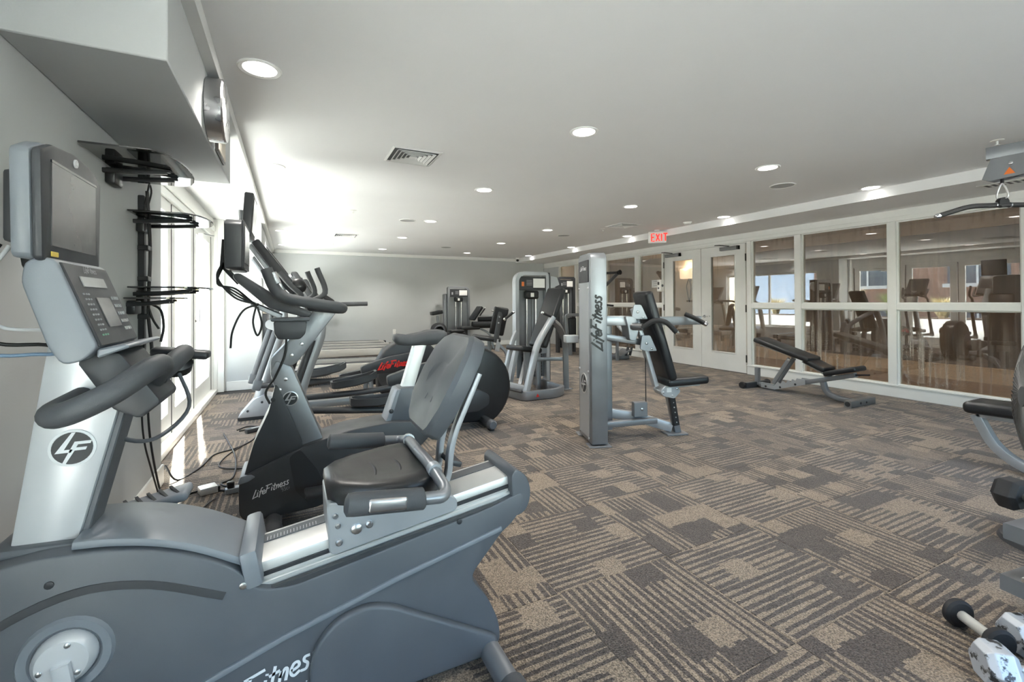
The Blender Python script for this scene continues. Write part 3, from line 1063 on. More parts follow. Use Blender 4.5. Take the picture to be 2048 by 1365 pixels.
for k in range(9):
    box2('slot', 'vent_dark', t, (-0.06, -0.22+k*0.05, -0.0095), (0.06, -0.195+k*0.05, -0.0075))

for x, y, lab in ((4.71, 3.02, 'round grey ceiling speaker grille nearest the soffit'), (1.57, 6.70, 'round grey ceiling speaker grille over the middle of the room'),
                  (4.55, 7.05, 'round grey ceiling speaker grille left of the square vent'), (3.12, 9.65, 'small round grey ceiling speaker grille farthest away')):
    t = thing('ceiling_speaker', lab, 'speaker', (x, y, ZC), 0, 'ceiling speakers')
    lathe('rim', 'trim_white', t, [(0.108, -0.001), (0.112, -0.007), (0.122, -0.006), (0.124, 0.0), (0.108, 0.0)], seg=28)
    lathe('grille', 'speaker_grille', t, [(0, -0.006), (0.108, -0.005), (0.109, 0.0), (0, 0.0)], seg=28)

for x, y, lab in ((0.75, 6.25, 'small sprinkler head in the ceiling before the elliptical screens'), (0.79, 9.93, 'small sprinkler head in the ceiling beyond the far vent'),
                  (4.89, 1.45, 'sprinkler head in the ceiling above the pulldown machine'), (4.75, 6.14, 'small sprinkler head in the ceiling near the exit sign')):
    t = thing('sprinkler', lab, 'sprinkler', (x, y, ZC), 0, 'ceiling sprinkler heads')
    lathe('escutcheon', 'trim_white', t, [(0, -0.004), (0.02, -0.008), (0.038, -0.003), (0.040, 0.0), (0, 0.0)], seg=20)
    lathe('stem', 'trim_white', t, [(0, -0.035), (0.007, -0.035), (0.008, -0.006), (0, -0.006)], seg=10)
    lathe('deflector', 'trim_white', t, [(0, -0.038), (0.016, -0.038), (0.017, -0.034), (0, -0.034)], seg=14)

t = thing('smoke_detector', 'white round smoke detector on the ceiling right of the exit sign', 'detector', (5.56, 5.08, ZC))
lathe('base', 'trim_white', t, [(0, -0.012), (0.062, -0.012), (0.066, 0.0), (0, 0.0)], seg=24)
lathe('cap', 'trim_white', t, [(0, -0.034), (0.034, -0.034), (0.05, -0.026), (0.053, -0.012), (0, -0.012)], seg=24)

t = thing('exit_sign', 'white exit sign with red letters hung below the soffit edge', 'sign', (5.68, 5.85, ZC))
t.rotation_euler = (0, 0, 0)
rz = math.radians(-40)
t.rotation_euler.z = rz
lathe('canopy', 'trim_white', t, [(0, -0.02), (0.045, -0.02), (0.05, 0), (0, 0)], seg=20)
body = box('housing', 'sign_white', t, (0, 0, -0.13), (0.30, 0.055, 0.20), 0.012, 3)
lettering('letters', 'sign_red', body, 'EXIT', (-0.105, -0.0285, -0.195), (1, 0, 0), (0, 0, 1), 0.125, stroke=0.17, gap=-0.44*0.0)

t = thing('security_camera', 'small white dome security camera in the far ceiling corner', 'camera', (5.72, 11.25, ZC))
lathe('mount', 'sign_white', t, [(0, -0.06), (0.05, -0.06), (0.055, 0), (0, 0)], seg=20)
ellipsoid('dome', 'black_plastic', t, (-0.01, -0.02, -0.065), (0.04, 0.04, 0.04), 2)

# ================================================================ recumbent bike nearest the viewer
R = thing('recumbent_bike', 'grey recumbent exercise bike with a screen nearest the viewer', 'exercise bike', (0, 1.55, 0))
N0, N1 = -0.13, 0.13
body = rpoly([(-0.735, 0.10), (-0.735, 0.52), (-0.66, 0.615), (-0.53, 0.632), (-0.41, 0.622), (-0.32, 0.602), (-0.23, 0.565), (-0.13, 0.505), (-0.09, 0.435), (0.0, 0.418),
        (0.60, 0.512), (0.745, 0.548), (0.735, 0.485), (0.69, 0.440), (0.655, 0.420), (0.535, 0.295), (0.60, 0.215), (0.642, 0.12), (0.648, 0.055), (0.62, 0.026), (0.40, 0.035), (-0.40, 0.035), (-0.60, 0.055)], 0.035, 3)
sh = prism('shroud', 'grey_plastic', R, body, N0, N1, 'Y', 0.022, 3, 25)
# top edge cap following the hump
cap = [(-0.47, 0.640), (-0.40, 0.632), (-0.31, 0.610), (-0.22, 0.572), (-0.12, 0.512)]
bm = bmesh.new()
sweep(bm, [(x, 0, z) for x, z in catmull([Vector((a, b, 0)) for a, b in cap], 4) for _ in (0,)] if False else [(v.x, 0, v.y) for v in catmull([Vector((a, b, 0)) for a, b in cap], 4)], rrect(0.235, 0.022, 0.008, 2))
finish('hump_cap', bm, 'grey_plastic_light', sh)
# band pressed into the near side and far side, sweeping over the hub
for s in (-1, 1):
    y = s*0.1305
    band = [(v.x, y, v.y) for v in catmull([Vector(q) for q in ((-0.72, 0.40, 0), (-0.60, 0.49, 0), (-0.46, 0.535, 0), (-0.32, 0.515, 0), (-0.16, 0.440, 0))], 5)]
    bm = bmesh.new()
    sweep(bm, band, rrect(0.004, 0.020, 0.001, 1))
    finish('side_band', bm, 'charcoal_plastic', sh)
    # raised belt cover
    cov = rpoly([(0.045, 0.17), (0.06, 0.245), (0.115, 0.298), (0.20, 0.318), (0.27, 0.298), (0.625, 0.088), (0.630, 0.05), (0.60, 0.032), (0.10, 0.036), (0.05, 0.09)], 0.03, 3)
    prism('belt_cover', 'grey_plastic', sh, cov, s*0.125, s*0.155, 'Y', 0.012, 3, 25)
    # pressed ridge under the rail
    bm = bmesh.new()
    sweep(bm, [(-0.30, y, 0.195), (-0.02, y, 0.283), (0.30, y, 0.362), (0.652, y, 0.436)], rrect(0.012, 0.016, 0.004, 2))
    finish('side_ridge', bm, 'grey_plastic_light', sh)
    # crank hub
    lathe('hub_ring', 'grey_plastic_light', sh, [(0.062, 0.0), (0.068, 0.008), (0.085, 0.010), (0.092, 0.0)], (-0.475, s*0.128, 0.392), (0, s, 0), 32)
    hb = lathe('crank_hub', 'post_silver', R, [(0, 0.030), (0.048, 0.028), (0.058, 0.018), (0.060, 0.0), (0, 0.0)], (-0.475, s*0.128, 0.392), (0, s, 0), 32)
    for k in range(3):
        a = math.radians(75+120*k)
        bolt(hb, (-0.475+0.040*math.cos(a), s*0.157, 0.392+0.040*math.sin(a)), (0, s, 0), 0.006, 0.003)
    # crank arm and pedal
    ang = math.radians(-80) if s < 0 else math.radians(100)
    ex, ez = -0.475+0.17*math.cos(ang), 0.392+0.17*math.sin(ang)
    bar('crank_arm', 'post_silver', hb, [(-0.475, s*0.162, 0.392), (ex, s*0.172, ez)], 0.018, 0.034, 0.006, up=(math.sin(ang), 0, -math.cos(ang)))
    if s < 0:
        pc = (ex, s*0.235, ez)
    else:
        pc = (-0.43, 0.26, 0.575)
    pd = box('pedal', 'grey_plastic_light', R, pc, (0.27 if s > 0 else 0.24, 0.11, 0.030), 0.012, 3, r=(0, -12, 0))
    for k in range(7):
        box('tread', 'charcoal_plastic', pd, (pc[0]-0.09+k*0.03, pc[1], pc[2]+0.016+(-0.09+k*0.03)*0.21), (0.008, 0.095, 0.006), 0, 1, r=(0, -12, 25))
for x, z, m in ((-0.505, 0.566, 'charcoal_dark'), (-0.117, 0.455, 'steel'), (0.50, 0.492, 'charcoal_dark')):
    bolt(sh, (x, -0.131, z), (0, -1, 0), 0.009, 0.003, m, 'screw')
# front clip joint in front of the rail
box('front_clip', 'grey_plastic_light', sh, (-0.098, 0, 0.492), (0.045, 0.27, 0.105), 0.012, 2, r=(0, -10, 0))
# model name on the near flank
lettering('model_lettering', 'print_white', sh, 'LifeFitness', (-0.225, -0.1305, 0.098), (1, 0, 0.30), (-0.30, 0, 1), 0.062, stroke=0.13, shear=0.25)
lettering('model_number', 'print_white', sh, '93Ri', (-0.035, -0.1305, 0.098), (1, 0, 0.16), (-0.16, 0, 1), 0.042, stroke=0.09)
# seat rail
sl = math.atan2(0.128, 0.80)
def rail_pt(t, dz=0.0):
    return (-0.09+0.83*t, 0.0, 0.455+0.115*t+dz)
bm = bmesh.new()
sweep(bm, [rail_pt(0), rail_pt(1)], rrect(0.185, 0.062, 0.008, 2))
rail = finish('seat_rail', bm, 'brushed_alu', R)
for s in (-1, 1):
    for nm, dy, dz, w, h, mm in (('rail_lip', 0.098, -0.030, 0.016, 0.020, 'brushed_alu'), ('rail_slot', 0.094, -0.004, 0.004, 0.014, 'charcoal_dark'), ('rail_trim', 0.118, -0.048, 0.018, 0.030, 'charcoal_plastic')):
        bm = bmesh.new()
        sweep(bm, [(p[0], s*dy, p[2]) for p in (rail_pt(0, dz), rail_pt(1, dz))], rrect(w, h, 0.002, 1))
        finish(nm, bm, mm, rail)
bm = bmesh.new()
sweep(bm, [(p[0], 0.045, p[2]) for p in (rail_pt(0.01, 0.032), rail_pt(0.99, 0.032))], rrect(0.05, 0.003, 0, 1))
finish('seat_scale', bm, 'grey_plastic', rail)
for k in range(16):
    q = rail_pt(0.03+0.011*k, 0.0345)
    box('scale_mark', 'print_white', rail, (q[0], 0.035, q[2]), (0.0015, 0.022, 0.001), r=(0, -8, 0))
# end cap
endp = rpoly([(0.70, 0.46), (0.695, 0.610), (0.715, 0.628), (0.755, 0.598), (0.772, 0.545), (0.765, 0.50), (0.745, 0.47)], 0.02, 3)
prism('rail_end_cap', 'grey_plastic', R, endp, -0.128, 0.128, 'Y', 0.012, 3)
# carriage plates
cp = rpoly([(0.095, 0.625), (0.30, 0.60), (0.46, 0.585), (0.50, 0.56), (0.50, 0.523), (0.115, 0.468), (0.10, 0.48)], 0.012, 2)
car = prism('seat_carriage', 'silver_light', R, cp, -0.112, 0.112, 'Y', 0.004, 1)
for x, z, r in ((0.178, 0.535, 0.016), (0.215, 0.540, 0.011), (0.128, 0.505, 0.010), (0.118, 0.585, 0.008), (0.125, 0.555, 0.008)):
    w = bolt(car, (x, -0.113, z), (0, -1, 0), r, 0.009)
# seat cushion (wider at the back)
def seat_ring(z, f):
    prof = [(0.095, 0.075), (0.12, 0.115), (0.20, 0.165), (0.30, 0.195), (0.38, 0.195), (0.425, 0.16), (0.435, 0.10)]
    cx = 0.27
    pts = [(cx+(x-cx)*f, -y*f) for x, y in prof] + [(cx+(x-cx)*f, y*f) for x, y in reversed(prof)]
    return [(x, y, z+0.040*((x-0.27)/0.17)**2*0.35+0.02*(abs(y)/0.19)**2) for x, y in pts]
seat = loft('seat', 'vinyl_brownblack', R, [seat_ring(0.588, 0.80), seat_ring(0.598, 0.97), seat_ring(0.628, 1.0), seat_ring(0.650, 0.985), seat_ring(0.664, 0.90), seat_ring(0.668, 0.70), seat_ring(0.666, 0.35)], smooth=70)
for x in (0.18, 0.25, 0.33):
    tube('seam', 'charcoal_dark', seat, [(x-0.02, -0.12, 0.662), (x, 0.0, 0.667), (x-0.02, 0.12, 0.662)], 0.005, 8, 4)
# backrest: curved pad on two flat posts
def pad_ring(w, t, f):
    A = Vector((0.405, 0, 0.775)); B = Vector((0.585, 0, 1.090))
    ax = (B-A).normalized(); nn = Vector((-ax.z, 0, ax.x))
    out = []
    for v, hw in ((0.0, 0.100), (0.05, 0.130), (0.25, 0.178), (0.55, 0.190), (0.82, 0.175), (0.95, 0.140), (1.0, 0.105)):
        out.append((v, hw))
    pts = [(v, -hw) for v, hw in out] + [(v, hw) for v, hw in reversed(out)]
    L = (B-A).length
    res = []
    for v, y in pts:
        vv = 0.5+(v-0.5)*f
        p = A+ax*(vv*L)+nn*t
        bow = 0.028*(abs(y)/0.19)**2 + 0.03*(vv-0.35)**2
        p = p + nn*bow
        res.append((p.x, y*f*w, p.z))
    return res
back = loft('backrest', 'vinyl_grey', R, [pad_ring(1, -0.052, 0.90), pad_ring(1, -0.045, 0.98), pad_ring(1, -0.030, 1.0), pad_ring(1, 0.002, 1.0), pad_ring(1, 0.016, 0.93), pad_ring(1, 0.022, 0.72), pad_ring(1, 0.020, 0.35)], smooth=32)
for s in (-1, 1):
    A = Vector((0.405, 0, 0.775)); B = Vector((0.585, 0, 1.090)); ax = (B-A).normalized(); nn = Vector((-ax.z, 0, ax.x))
    tube('groove', 'grey_plastic', back, [tuple(A+ax*0.10+nn*0.023+Vector((0, s*0.035, 0))), tuple(A+ax*0.22+nn*0.0225+Vector((0, s*0.030, 0))), tuple(A+ax*0.335+nn*0.019+Vector((0, s*0.045, 0)))], 0.008, 8, 5)
for s in (-1, 1):
    bar('back_post', 'silver_light', R, [(0.40, s*0.055, 0.545), (0.485, s*0.055, 0.60), (0.495, s*0.055, 0.74), (0.600, s*0.055, 0.965)], 0.036, 0.020, 0.004, rad=0.07, up=(0, 1, 0) if False else (-0.9, 0, 0.4))
box('post_clamp', 'charcoal_plastic', R, (0.515, 0.03, 0.655), (0.05, 0.16, 0.02), 0.005, 2, r=(0, 20, 0))
# arm rests
for s in (-1, 1):
    ab = tube('armrest_bar', 'silver_paint', R, [(0.395, 0.0, 0.705), (0.40, s*0.14, 0.70), (0.41, s*0.265, 0.668), (0.395, s*0.298, 0.660), (0.32, s*0.30, 0.668), (0.14, s*0.30, 0.690)], 0.018, 14, rad=0.05)
    g = tube('grip', 'rubber_grip', ab, [(0.336, s*0.30, 0.668), (0.332, s*0.30, 0.668), (0.15, s*0.30, 0.688), (0.132, s*0.30, 0.690), (0.126, s*0.30, 0.691)], 0.030, 16, scales=[0.85, 1, 1, 0.95, 0.6])
    box('pulse_plate', 'steel', g, (0.232, s*0.322, 0.680), (0.105, 0.018, 0.036), 0.008, 3, r=(0, 6, 0))
    lathe('collar', 'silver_light', ab, [(0, 0.012), (0.022, 0.012), (0.022, -0.012), (0, -0.012)], (0.403, s*0.17, 0.695), (0.05, s, -0.15), 16)
# rear stabiliser and front foot
for x in (0.60, -0.60):
    st = tube('stabiliser', 'silver_paint', R, [(x, -0.34, 0.045), (x, 0.34, 0.045)], 0.035, 16)
    for s in (-1, 1):
        lathe('end_cap', 'rubber_grip', st, [(0, 0.03), (0.03, 0.028), (0.045, 0.012), (0.045, -0.03), (0, -0.03)], (x, s*0.34, 0.045), (0, s, 0), 16)
# console post
pp = rpoly([(-0.606, 0.61), (-0.478, 0.625), (-0.395, 0.965), (-0.475, 1.125), (-0.535, 1.125)], 0.012, 2)
post = prism('console_post', 'post_silver', R, pp, -0.058, 0.058, 'Y', 0.010, 2)
box('post_foot', 'grey_plastic', R, (-0.545, 0, 0.625), (0.18, 0.16, 0.030), 0.012, 2, r=(0, 4, 0))
prism('post_edge', 'grey_plastic', post, [(-0.478, 0.63), (-0.462, 0.63), (-0.380, 0.965), (-0.395, 0.967)], -0.050, 0.050, 'Y', 0.003, 1)
emblem(post, (-0.487, -0.0585, 0.862), (0, -1, 0), (1, 0, 0), 0.046)
# console head: tilted box with dark face
CA = Vector((-0.487, 0, 1.322)); CB = Vector((-0.410, 0, 1.112))       # face line top to bottom
cn = Vector((0.94, 0, 0.345))
hx = [(-0.487, 1.326), (-0.412, 1.115), (-0.440, 1.085), (-0.475, 1.078), (-0.500, 1.12), (-0.545, 1.27), (-0.540, 1.315), (-0.520, 1.330)]
con = prism('console', 'grey_plastic_light', R, rpoly(hx, 0.012, 2), -0.155, 0.155, 'Y', 0.012, 3)
def face(u, v, lift=0.0):       # u across (-1..1 toward far side), v from top 0 to bottom 1
    p = CA.lerp(CB, v)+cn*lift
    return (p.x, u*0.155, p.z)
fp = box('console_face', 'charcoal_plastic', con, tuple(CA.lerp(CB, 0.5)+cn*0.001), (0.008, 0.285, 0.215), 0.003, 1, r=(0, -20.1, 0))
def on_face(name, m, u0, u1, v0, v1, lift=0.0065):
    c = CA.lerp(CB, (v0+v1)/2)+cn*lift
    return box(name, m, fp, (c.x, (u0+u1)/2*0.155, c.z), (0.002, abs(u1-u0)*0.155, abs(v1-v0)*0.2236), 0, 1, r=(0, -20.1, 0))
on_face('message_display', 'lcd_pale', -0.52, 0.48, 0.17, 0.29)
on_face('graphic_display', 'screen_grey', -0.25, 0.35, 0.42, 0.78)
for k in range(9):
    for j in range(3):
        on_face('key', 'print_green' if k > 7 else 'print_grey', -0.70+j*0.10, -0.66+j*0.10, 0.37+k*0.06, 0.39+k*0.06)
for k in range(5):
    for j in range(4):
        on_face('key', 'print_grey' if k < 3 else 'lcd_pale', 0.46+j*0.09, 0.51+j*0.09, 0.40+k*0.10, 0.44+k*0.10)
w = text_width('LifeFitness', 0.017)
c0 = CA.lerp(CB, 0.115)+cn*0.006
lettering('maker_lettering', 'print_grey', fp, 'LifeFitness', (c0.x, -w/2, c0.z), (0, 1, 0), tuple((CA-CB).normalized()), 0.017, stroke=0.13, shear=0.25)
lip = prism('reading_lip', 'grey_plastic_light', con, [(-0.414, 1.112), (-0.360, 1.122), (-0.352, 1.114), (-0.415, 1.090)], -0.15, 0.15, 'Y', 0.004, 1)
lp = rpoly([(-0.425, 1.10), (-0.385, 1.098), (-0.300, 0.965), (-0.345, 0.925), (-0.40, 0.955), (-0.47, 1.08)], 0.01, 2)
low = prism('lower_console', 'charcoal_plastic', con, lp, -0.10, 0.10, 'Y', 0.008, 2)
for k, m in enumerate(('print_grey', 'print_yellow', 'print_blue')):
    box('touch_key', m, low, (-0.343, -0.035+k*0.035, 1.036), (0.010, 0.020, 0.002), r=(0, 57, 0))
# handlebars looping out both sides
for s in (-1, 1):
    tube('handlebar', 'rubber_grip', R, [(-0.335, s*0.02, 1.015), (-0.300, s*0.10, 1.060), (-0.305, s*0.19, 1.062), (-0.36, s*0.250, 1.020), (-0.43, s*0.255, 0.985), (-0.475, s*0.20, 0.975), (-0.47, s*0.06, 0.985)], 0.027, 16, 6)
# television on its bracket
tv = prism('television', 'grey_plastic_light', R, rpoly([(-0.172, 1.325), (0.172, 1.325), (0.182, 1.57), (0.12, 1.600), (0.0, 1.612), (-0.12, 1.600), (-0.182, 1.57)], 0.012, 2), -0.556, -0.520, 'X', 0.008, 2)
tvb = prism('screen_bezel', 'charcoal_plastic', tv, rpoly([(-0.170, 1.320), (0.170, 1.320), (0.180, 1.57), (0.12, 1.598), (0.0, 1.610), (-0.12, 1.598), (-0.180, 1.57)], 0.012, 2), -0.521, -0.502, 'X', 0.007, 2)
box('screen', 'screen_grey', tvb, (-0.5015, 0, 1.455), (0.003, 0.262, 0.195))
box('screen_shade', 'screen_dark', tvb, (-0.5010, 0, 1.556), (0.004, 0.268, 0.006))
emblem(tvb, (-0.502, 0.0, 1.585), (1, 0, 0), (0, 1, 0), 0.011, 'steel', 'print_white', 'badge')
box('badge_plate', 'print_yellow', tvb, (-0.5012, -0.115, 1.338), (0.003, 0.035, 0.012), 0.001, 1)
box('tuner_back', 'charcoal_plastic', tv, (-0.575, 0, 1.45), (0.04, 0.22, 0.17), 0.01, 2)
bar('television_bracket', 'black_plastic', R, [(-0.60, 0, 1.43), (-0.585, 0, 1.32), (-0.545, 0, 1.22)], 0.05, 0.02, 0.004)
for k, (m, dy, dz) in enumerate((('print_black', -0.10, 0), ('print_white', -0.06, 0.03), ('print_blue', -0.13, -0.02))):
    tube('cable', m, R, [(-0.60, dy, 1.36), (-0.64, dy-0.02, 1.26), (-0.62, dy, 1.14+dz), (-0.54, dy+0.05, 1.12+dz), (-0.50, dy+0.06, 1.10)], 0.0045, 8, 6)
# remote pulse unit hung on the far grip
ph = box('remote_control', 'charcoal_dark', R, (-0.335, 0.335, 1.050), (0.165, 0.075, 0.030), 0.013, 3, r=(0, 8, 0))
lathe('cup', 'black_plastic', ph, [(0, 0.03), (0.03, 0.03), (0.045, 0.01), (0.04, -0.02), (0, -0.03)], (-0.345, 0.325, 1.010), (0.1, -0.6, 1), 18)
tube('lead', 'grey_plastic', R, [(-0.34, 0.30, 1.0), (-0.30, 0.25, 0.88), (-0.36, 0.12, 0.82), (-0.42, 0.02, 0.86), (-0.43, 0.0, 0.93)], 0.006, 8, 6)

# ================================================================ upright bike
U = thing('upright_bike', 'charcoal upright exercise bike with silver post and saddle', 'exercise bike', (0, 2.85, 0))
N0, N1 = -0.125, 0.125
low = rpoly([(-0.242, 0.11), (-0.245, 0.27), (-0.225, 0.315), (0.06, 0.43), (0.30, 0.488), (0.56, 0.505), (0.73, 0.485), (0.778, 0.395), (0.70, 0.325), (0.20, 0.112), (0.14, 0.085), (-0.20, 0.070)], 0.03, 3)
us = prism('lower_shroud', 'charcoal_plastic', U, low, N0, N1, 'Y', 0.02, 3, 25)
fin = rpoly([(-0.225, 0.295), (-0.175, 0.48), (-0.105, 0.64), (-0.075, 0.775), (-0.062, 0.765), (0.055, 0.46), (0.06, 0.40), (0.0, 0.37)], 0.02, 3)
prism('front_shroud', 'charcoal_plastic', U, fin, -0.108, 0.108, 'Y', 0.02, 3, 25)
prism('chin_trim', 'grey_plastic_light', us, rpoly([(-0.250, 0.275), (-0.235, 0.318), (-0.185, 0.322), (-0.165, 0.305), (-0.20, 0.285)], 0.008, 2), -0.128, 0.128, 'Y', 0.006, 2)
for s in (-1, 1):
    y = s*0.1255
    prism('flank_panel', 'charcoal_dark', us, rpoly([(-0.01, 0.385), (0.045, 0.42), (0.13, 0.30), (0.18, 0.18), (0.10, 0.10), (0.02, 0.20)], 0.02, 2), y-0.001, y+0.0015 if s > 0 else y+0.001, 'Y', 0)
    lathe('hub', 'charcoal_dark', us, [(0, 0.035), (0.05, 0.03), (0.055, 0), (0, 0)], (0.31, s*0.12, 0.30), (0, s, 0), 24)
    a = math.radians(30 if s > 0 else 210)
    ex, ez = 0.31+0.17*math.cos(a), 0.30+0.17*math.sin(a)
    bar('crank_arm', 'silver_paint', U, [(0.31, s*0.155, 0.30), (ex, s*0.17, ez)], 0.018, 0.032, 0.005, up=(-math.sin(a), 0, math.cos(a)))
    box('pedal', 'charcoal_plastic', U, (ex, s*0.235, ez), (0.20, 0.10, 0.03), 0.01, 2)
lettering('model_lettering', 'print_white', us, 'LifeFitness', (-0.185, -0.1265, 0.195), (1, 0, 0.27), (-0.27, 0, 1), 0.036, stroke=0.12, shear=0.25)
lettering('model_number', 'print_grey', us, '93Ci', (-0.045, -0.1265, 0.205), (1, 0, 0.27), (-0.27, 0, 1), 0.022, stroke=0.09)
bolt(us, (-0.085, -0.109, 0.70), (0, -1, 0), 0.012, 0.004, 'charcoal_dark', 'screw')
# saddle clamp tower
tw = rpoly([(0.515, 0.485), (0.575, 0.665), (0.60, 0.695), (0.71, 0.69), (0.735, 0.66), (0.735, 0.49)], 0.015, 2)
tower = prism('saddle_tower', 'grey_plastic', U, tw, -0.075, 0.075, 'Y', 0.014, 2)
prism('tower_edge', 'grey_plastic_light', tower, [(0.508, 0.485), (0.540, 0.485), (0.608, 0.69), (0.580, 0.685)], -0.0785, 0.0785, 'Y', 0.008, 2)
bolt(tower, (0.545, -0.079, 0.56), (0, -1, 0), 0.014, 0.008, 'charcoal_dark', 'pop_pin')
bar('saddle_post', 'brushed_alu', U, [(0.652, 0, 0.66), (0.742, 0, 0.955)], 0.058, 0.078, 0.006, up=(1, 0, -0.3))
prof = [(-0.5, 0.30), (-0.42, 0.45), (-0.2, 0.5), (0.1, 0.62), (0.3, 0.95), (0.42, 1.0), (0.5, 0.75)]
def sad(z, f, dip):
    pts = [(0.738+x*0.325*f, -w*0.115*f) for x, w in prof] + [(0.738+x*0.325*f, w*0.115*f) for x, w in reversed(prof)]
    return [(x, y, z-dip*0.022*math.exp(-((x-0.68)/0.07)**2)+0.012*max(0, (x-0.74))/0.16*dip) for x, y in pts]
loft('saddle', 'vinyl_grey' if False else 'rubber_grip', U, [sad(0.945, 0.5, 0), sad(0.955, 0.85, 0.3), sad(0.985, 1.0, 1), sad(1.012, 0.98, 1), sad(1.028, 0.85, 1), sad(1.034, 0.5, 1)], smooth=70)
# main post: lower and upper limbs
lo = rpoly([(0.055, 0.415), (-0.085, 0.775), (-0.100, 0.84), (-0.072, 0.905), (0.005, 0.868), (0.168, 0.440)], 0.012, 2)
pl = prism('lower_post', 'silver_paint', U, lo, -0.082, 0.082, 'Y', 0.006, 2)
hi = rpoly([(-0.098, 0.83), (-0.098, 0.915), (-0.03, 0.99), (0.165, 1.235), (0.262, 1.195), (0.03, 0.885), (-0.01, 0.865)], 0.015, 2)
ph2 = prism('upper_post', 'silver_paint', U, hi, -0.074, 0.074, 'Y', 0.006, 2)
emblem(pl, (-0.002, -0.0825, 0.692), (0, -1, 0), (1, 0, 0), 0.040, 'charcoal_dark', 'steel')
for x, z in ((-0.055, 0.745), (-0.025, 0.80), (0.005, 0.93), (0.055, 0.99)):
    bolt(pl, (x, -0.083 if z < 0.9 else -0.075, z), (0, -1, 0), 0.010, 0.004)
tube('power_cable', 'print_black', U, [(-0.02, -0.09, 1.03), (-0.03, -0.095, 0.93), (-0.075, -0.10, 0.82), (-0.12, -0.10, 0.74), (-0.10, -0.115, 0.68)], 0.006, 8, 5)
# accessory tray on the near side
tr = prism('accessory_tray', 'charcoal_plastic', U, rpoly([(-0.080, 1.125), (0.080, 1.125), (0.070, 1.055), (0.045, 1.028), (-0.060, 1.030), (-0.076, 1.06)], 0.01, 2), -0.23, -0.06, 'Y', 0.012, 2)
box('tray_rim', 'grey_plastic', tr, (0.0, -0.145, 1.132), (0.185, 0.19, 0.018), 0.008, 2)
# console and handlebars
cs = rpoly([(-0.27, 1.365), (-0.255, 1.335), (-0.10, 1.19), (0.09, 1.135), (0.11, 1.165), (-0.06, 1.255), (-0.24, 1.378)], 0.012, 2)
cn2 = prism('console', 'charcoal_plastic', U, cs, -0.155, 0.155, 'Y', 0.012, 2)
prism('console_base', 'silver_light', cn2, [(-0.19, 1.23), (-0.04, 1.155), (-0.05, 1.130), (-0.19, 1.205)], -0.10, 0.10, 'Y', 0.004, 1)
for s in (-1, 1):
    hb = tube('handlebar', 'rubber_grip', U, [(0.10, s*0.05, 1.20), (0.245, s*0.16, 1.185), (0.235, s*0.245, 1.195), (0.12, s*0.26, 1.215), (-0.02, s*0.25, 1.245), (-0.075, s*0.24, 1.30), (-0.110, s*0.235, 1.395)], 0.028, 14, 6)
    bar('pulse_plate', 'steel', hb, [(-0.058, s*0.245, 1.318), (-0.080, s*0.240, 1.375)], 0.034, 0.030, 0.008)
tvb = prism('television', 'charcoal_plastic', U, rpoly([(-0.172, 1.395), (0.172, 1.395), (0.182, 1.63), (0.12, 1.655), (0.0, 1.665), (-0.12, 1.655), (-0.182, 1.63)], 0.012, 2), -0.300, -0.222, 'X', 0.008, 2)
box('screen_bezel', 'charcoal_dark', tvb, (-0.219, 0, 1.525), (0.010, 0.33, 0.25), 0.003, 1)
box('screen', 'screen_grey', tvb, (-0.2125, 0, 1.527), (0.003, 0.265, 0.195))
bar('television_bracket', 'black_plastic', U, [(-0.315, 0, 1.56), (-0.325, 0, 1.42), (-0.25, 0, 1.33)], 0.05, 0.025, 0.004)
for k in range(4):
    tube('cable', 'print_black', U, [(-0.315, -0.10+0.02*k, 1.43), (-0.335, -0.12, 1.35-0.01*k), (-0.26, -0.13+0.02*k, 1.25+0.015*k), (-0.17, -0.10, 1.215), (-0.11, -0.06, 1.19)], 0.005, 8, 6)
tube('hanging_cable', 'print_black', U, [(-0.15, -0.14, 1.215), (-0.22, -0.15, 1.18), (-0.265, -0.155, 1.08), (-0.275, -0.155, 0.99)], 0.005, 8, 6)
tube('cable_loop', 'print_black', U, [(-0.16, -0.15, 1.21), (-0.175, -0.155, 1.12), (-0.155, -0.155, 1.05), (-0.135, -0.155, 1.11), (-0.155, -0.15, 1.20)], 0.005, 8, 6)
# feet
for x in (-0.085, 0.66):
    st = tube('stabiliser', 'charcoal_plastic', U, [(x, -0.27, 0.055), (x, 0.27, 0.055)], 0.042, 16)
    bar('foot_link', 'charcoal_plastic', st, [(x, 0, 0.06), (x+0.02, 0, 0.16 if x < 0 else 0.40)], 0.12, 0.10, 0.02, up=(1, 0, 0))
    for s in (-1, 1):
        lathe('end_cap', 'rubber_grip', st, [(0, 0.028), (0.03, 0.024), (0.048, 0.0), (0.048, -0.04), (0, -0.04)], (x, s*0.27, 0.055), (0, s, 0), 18)

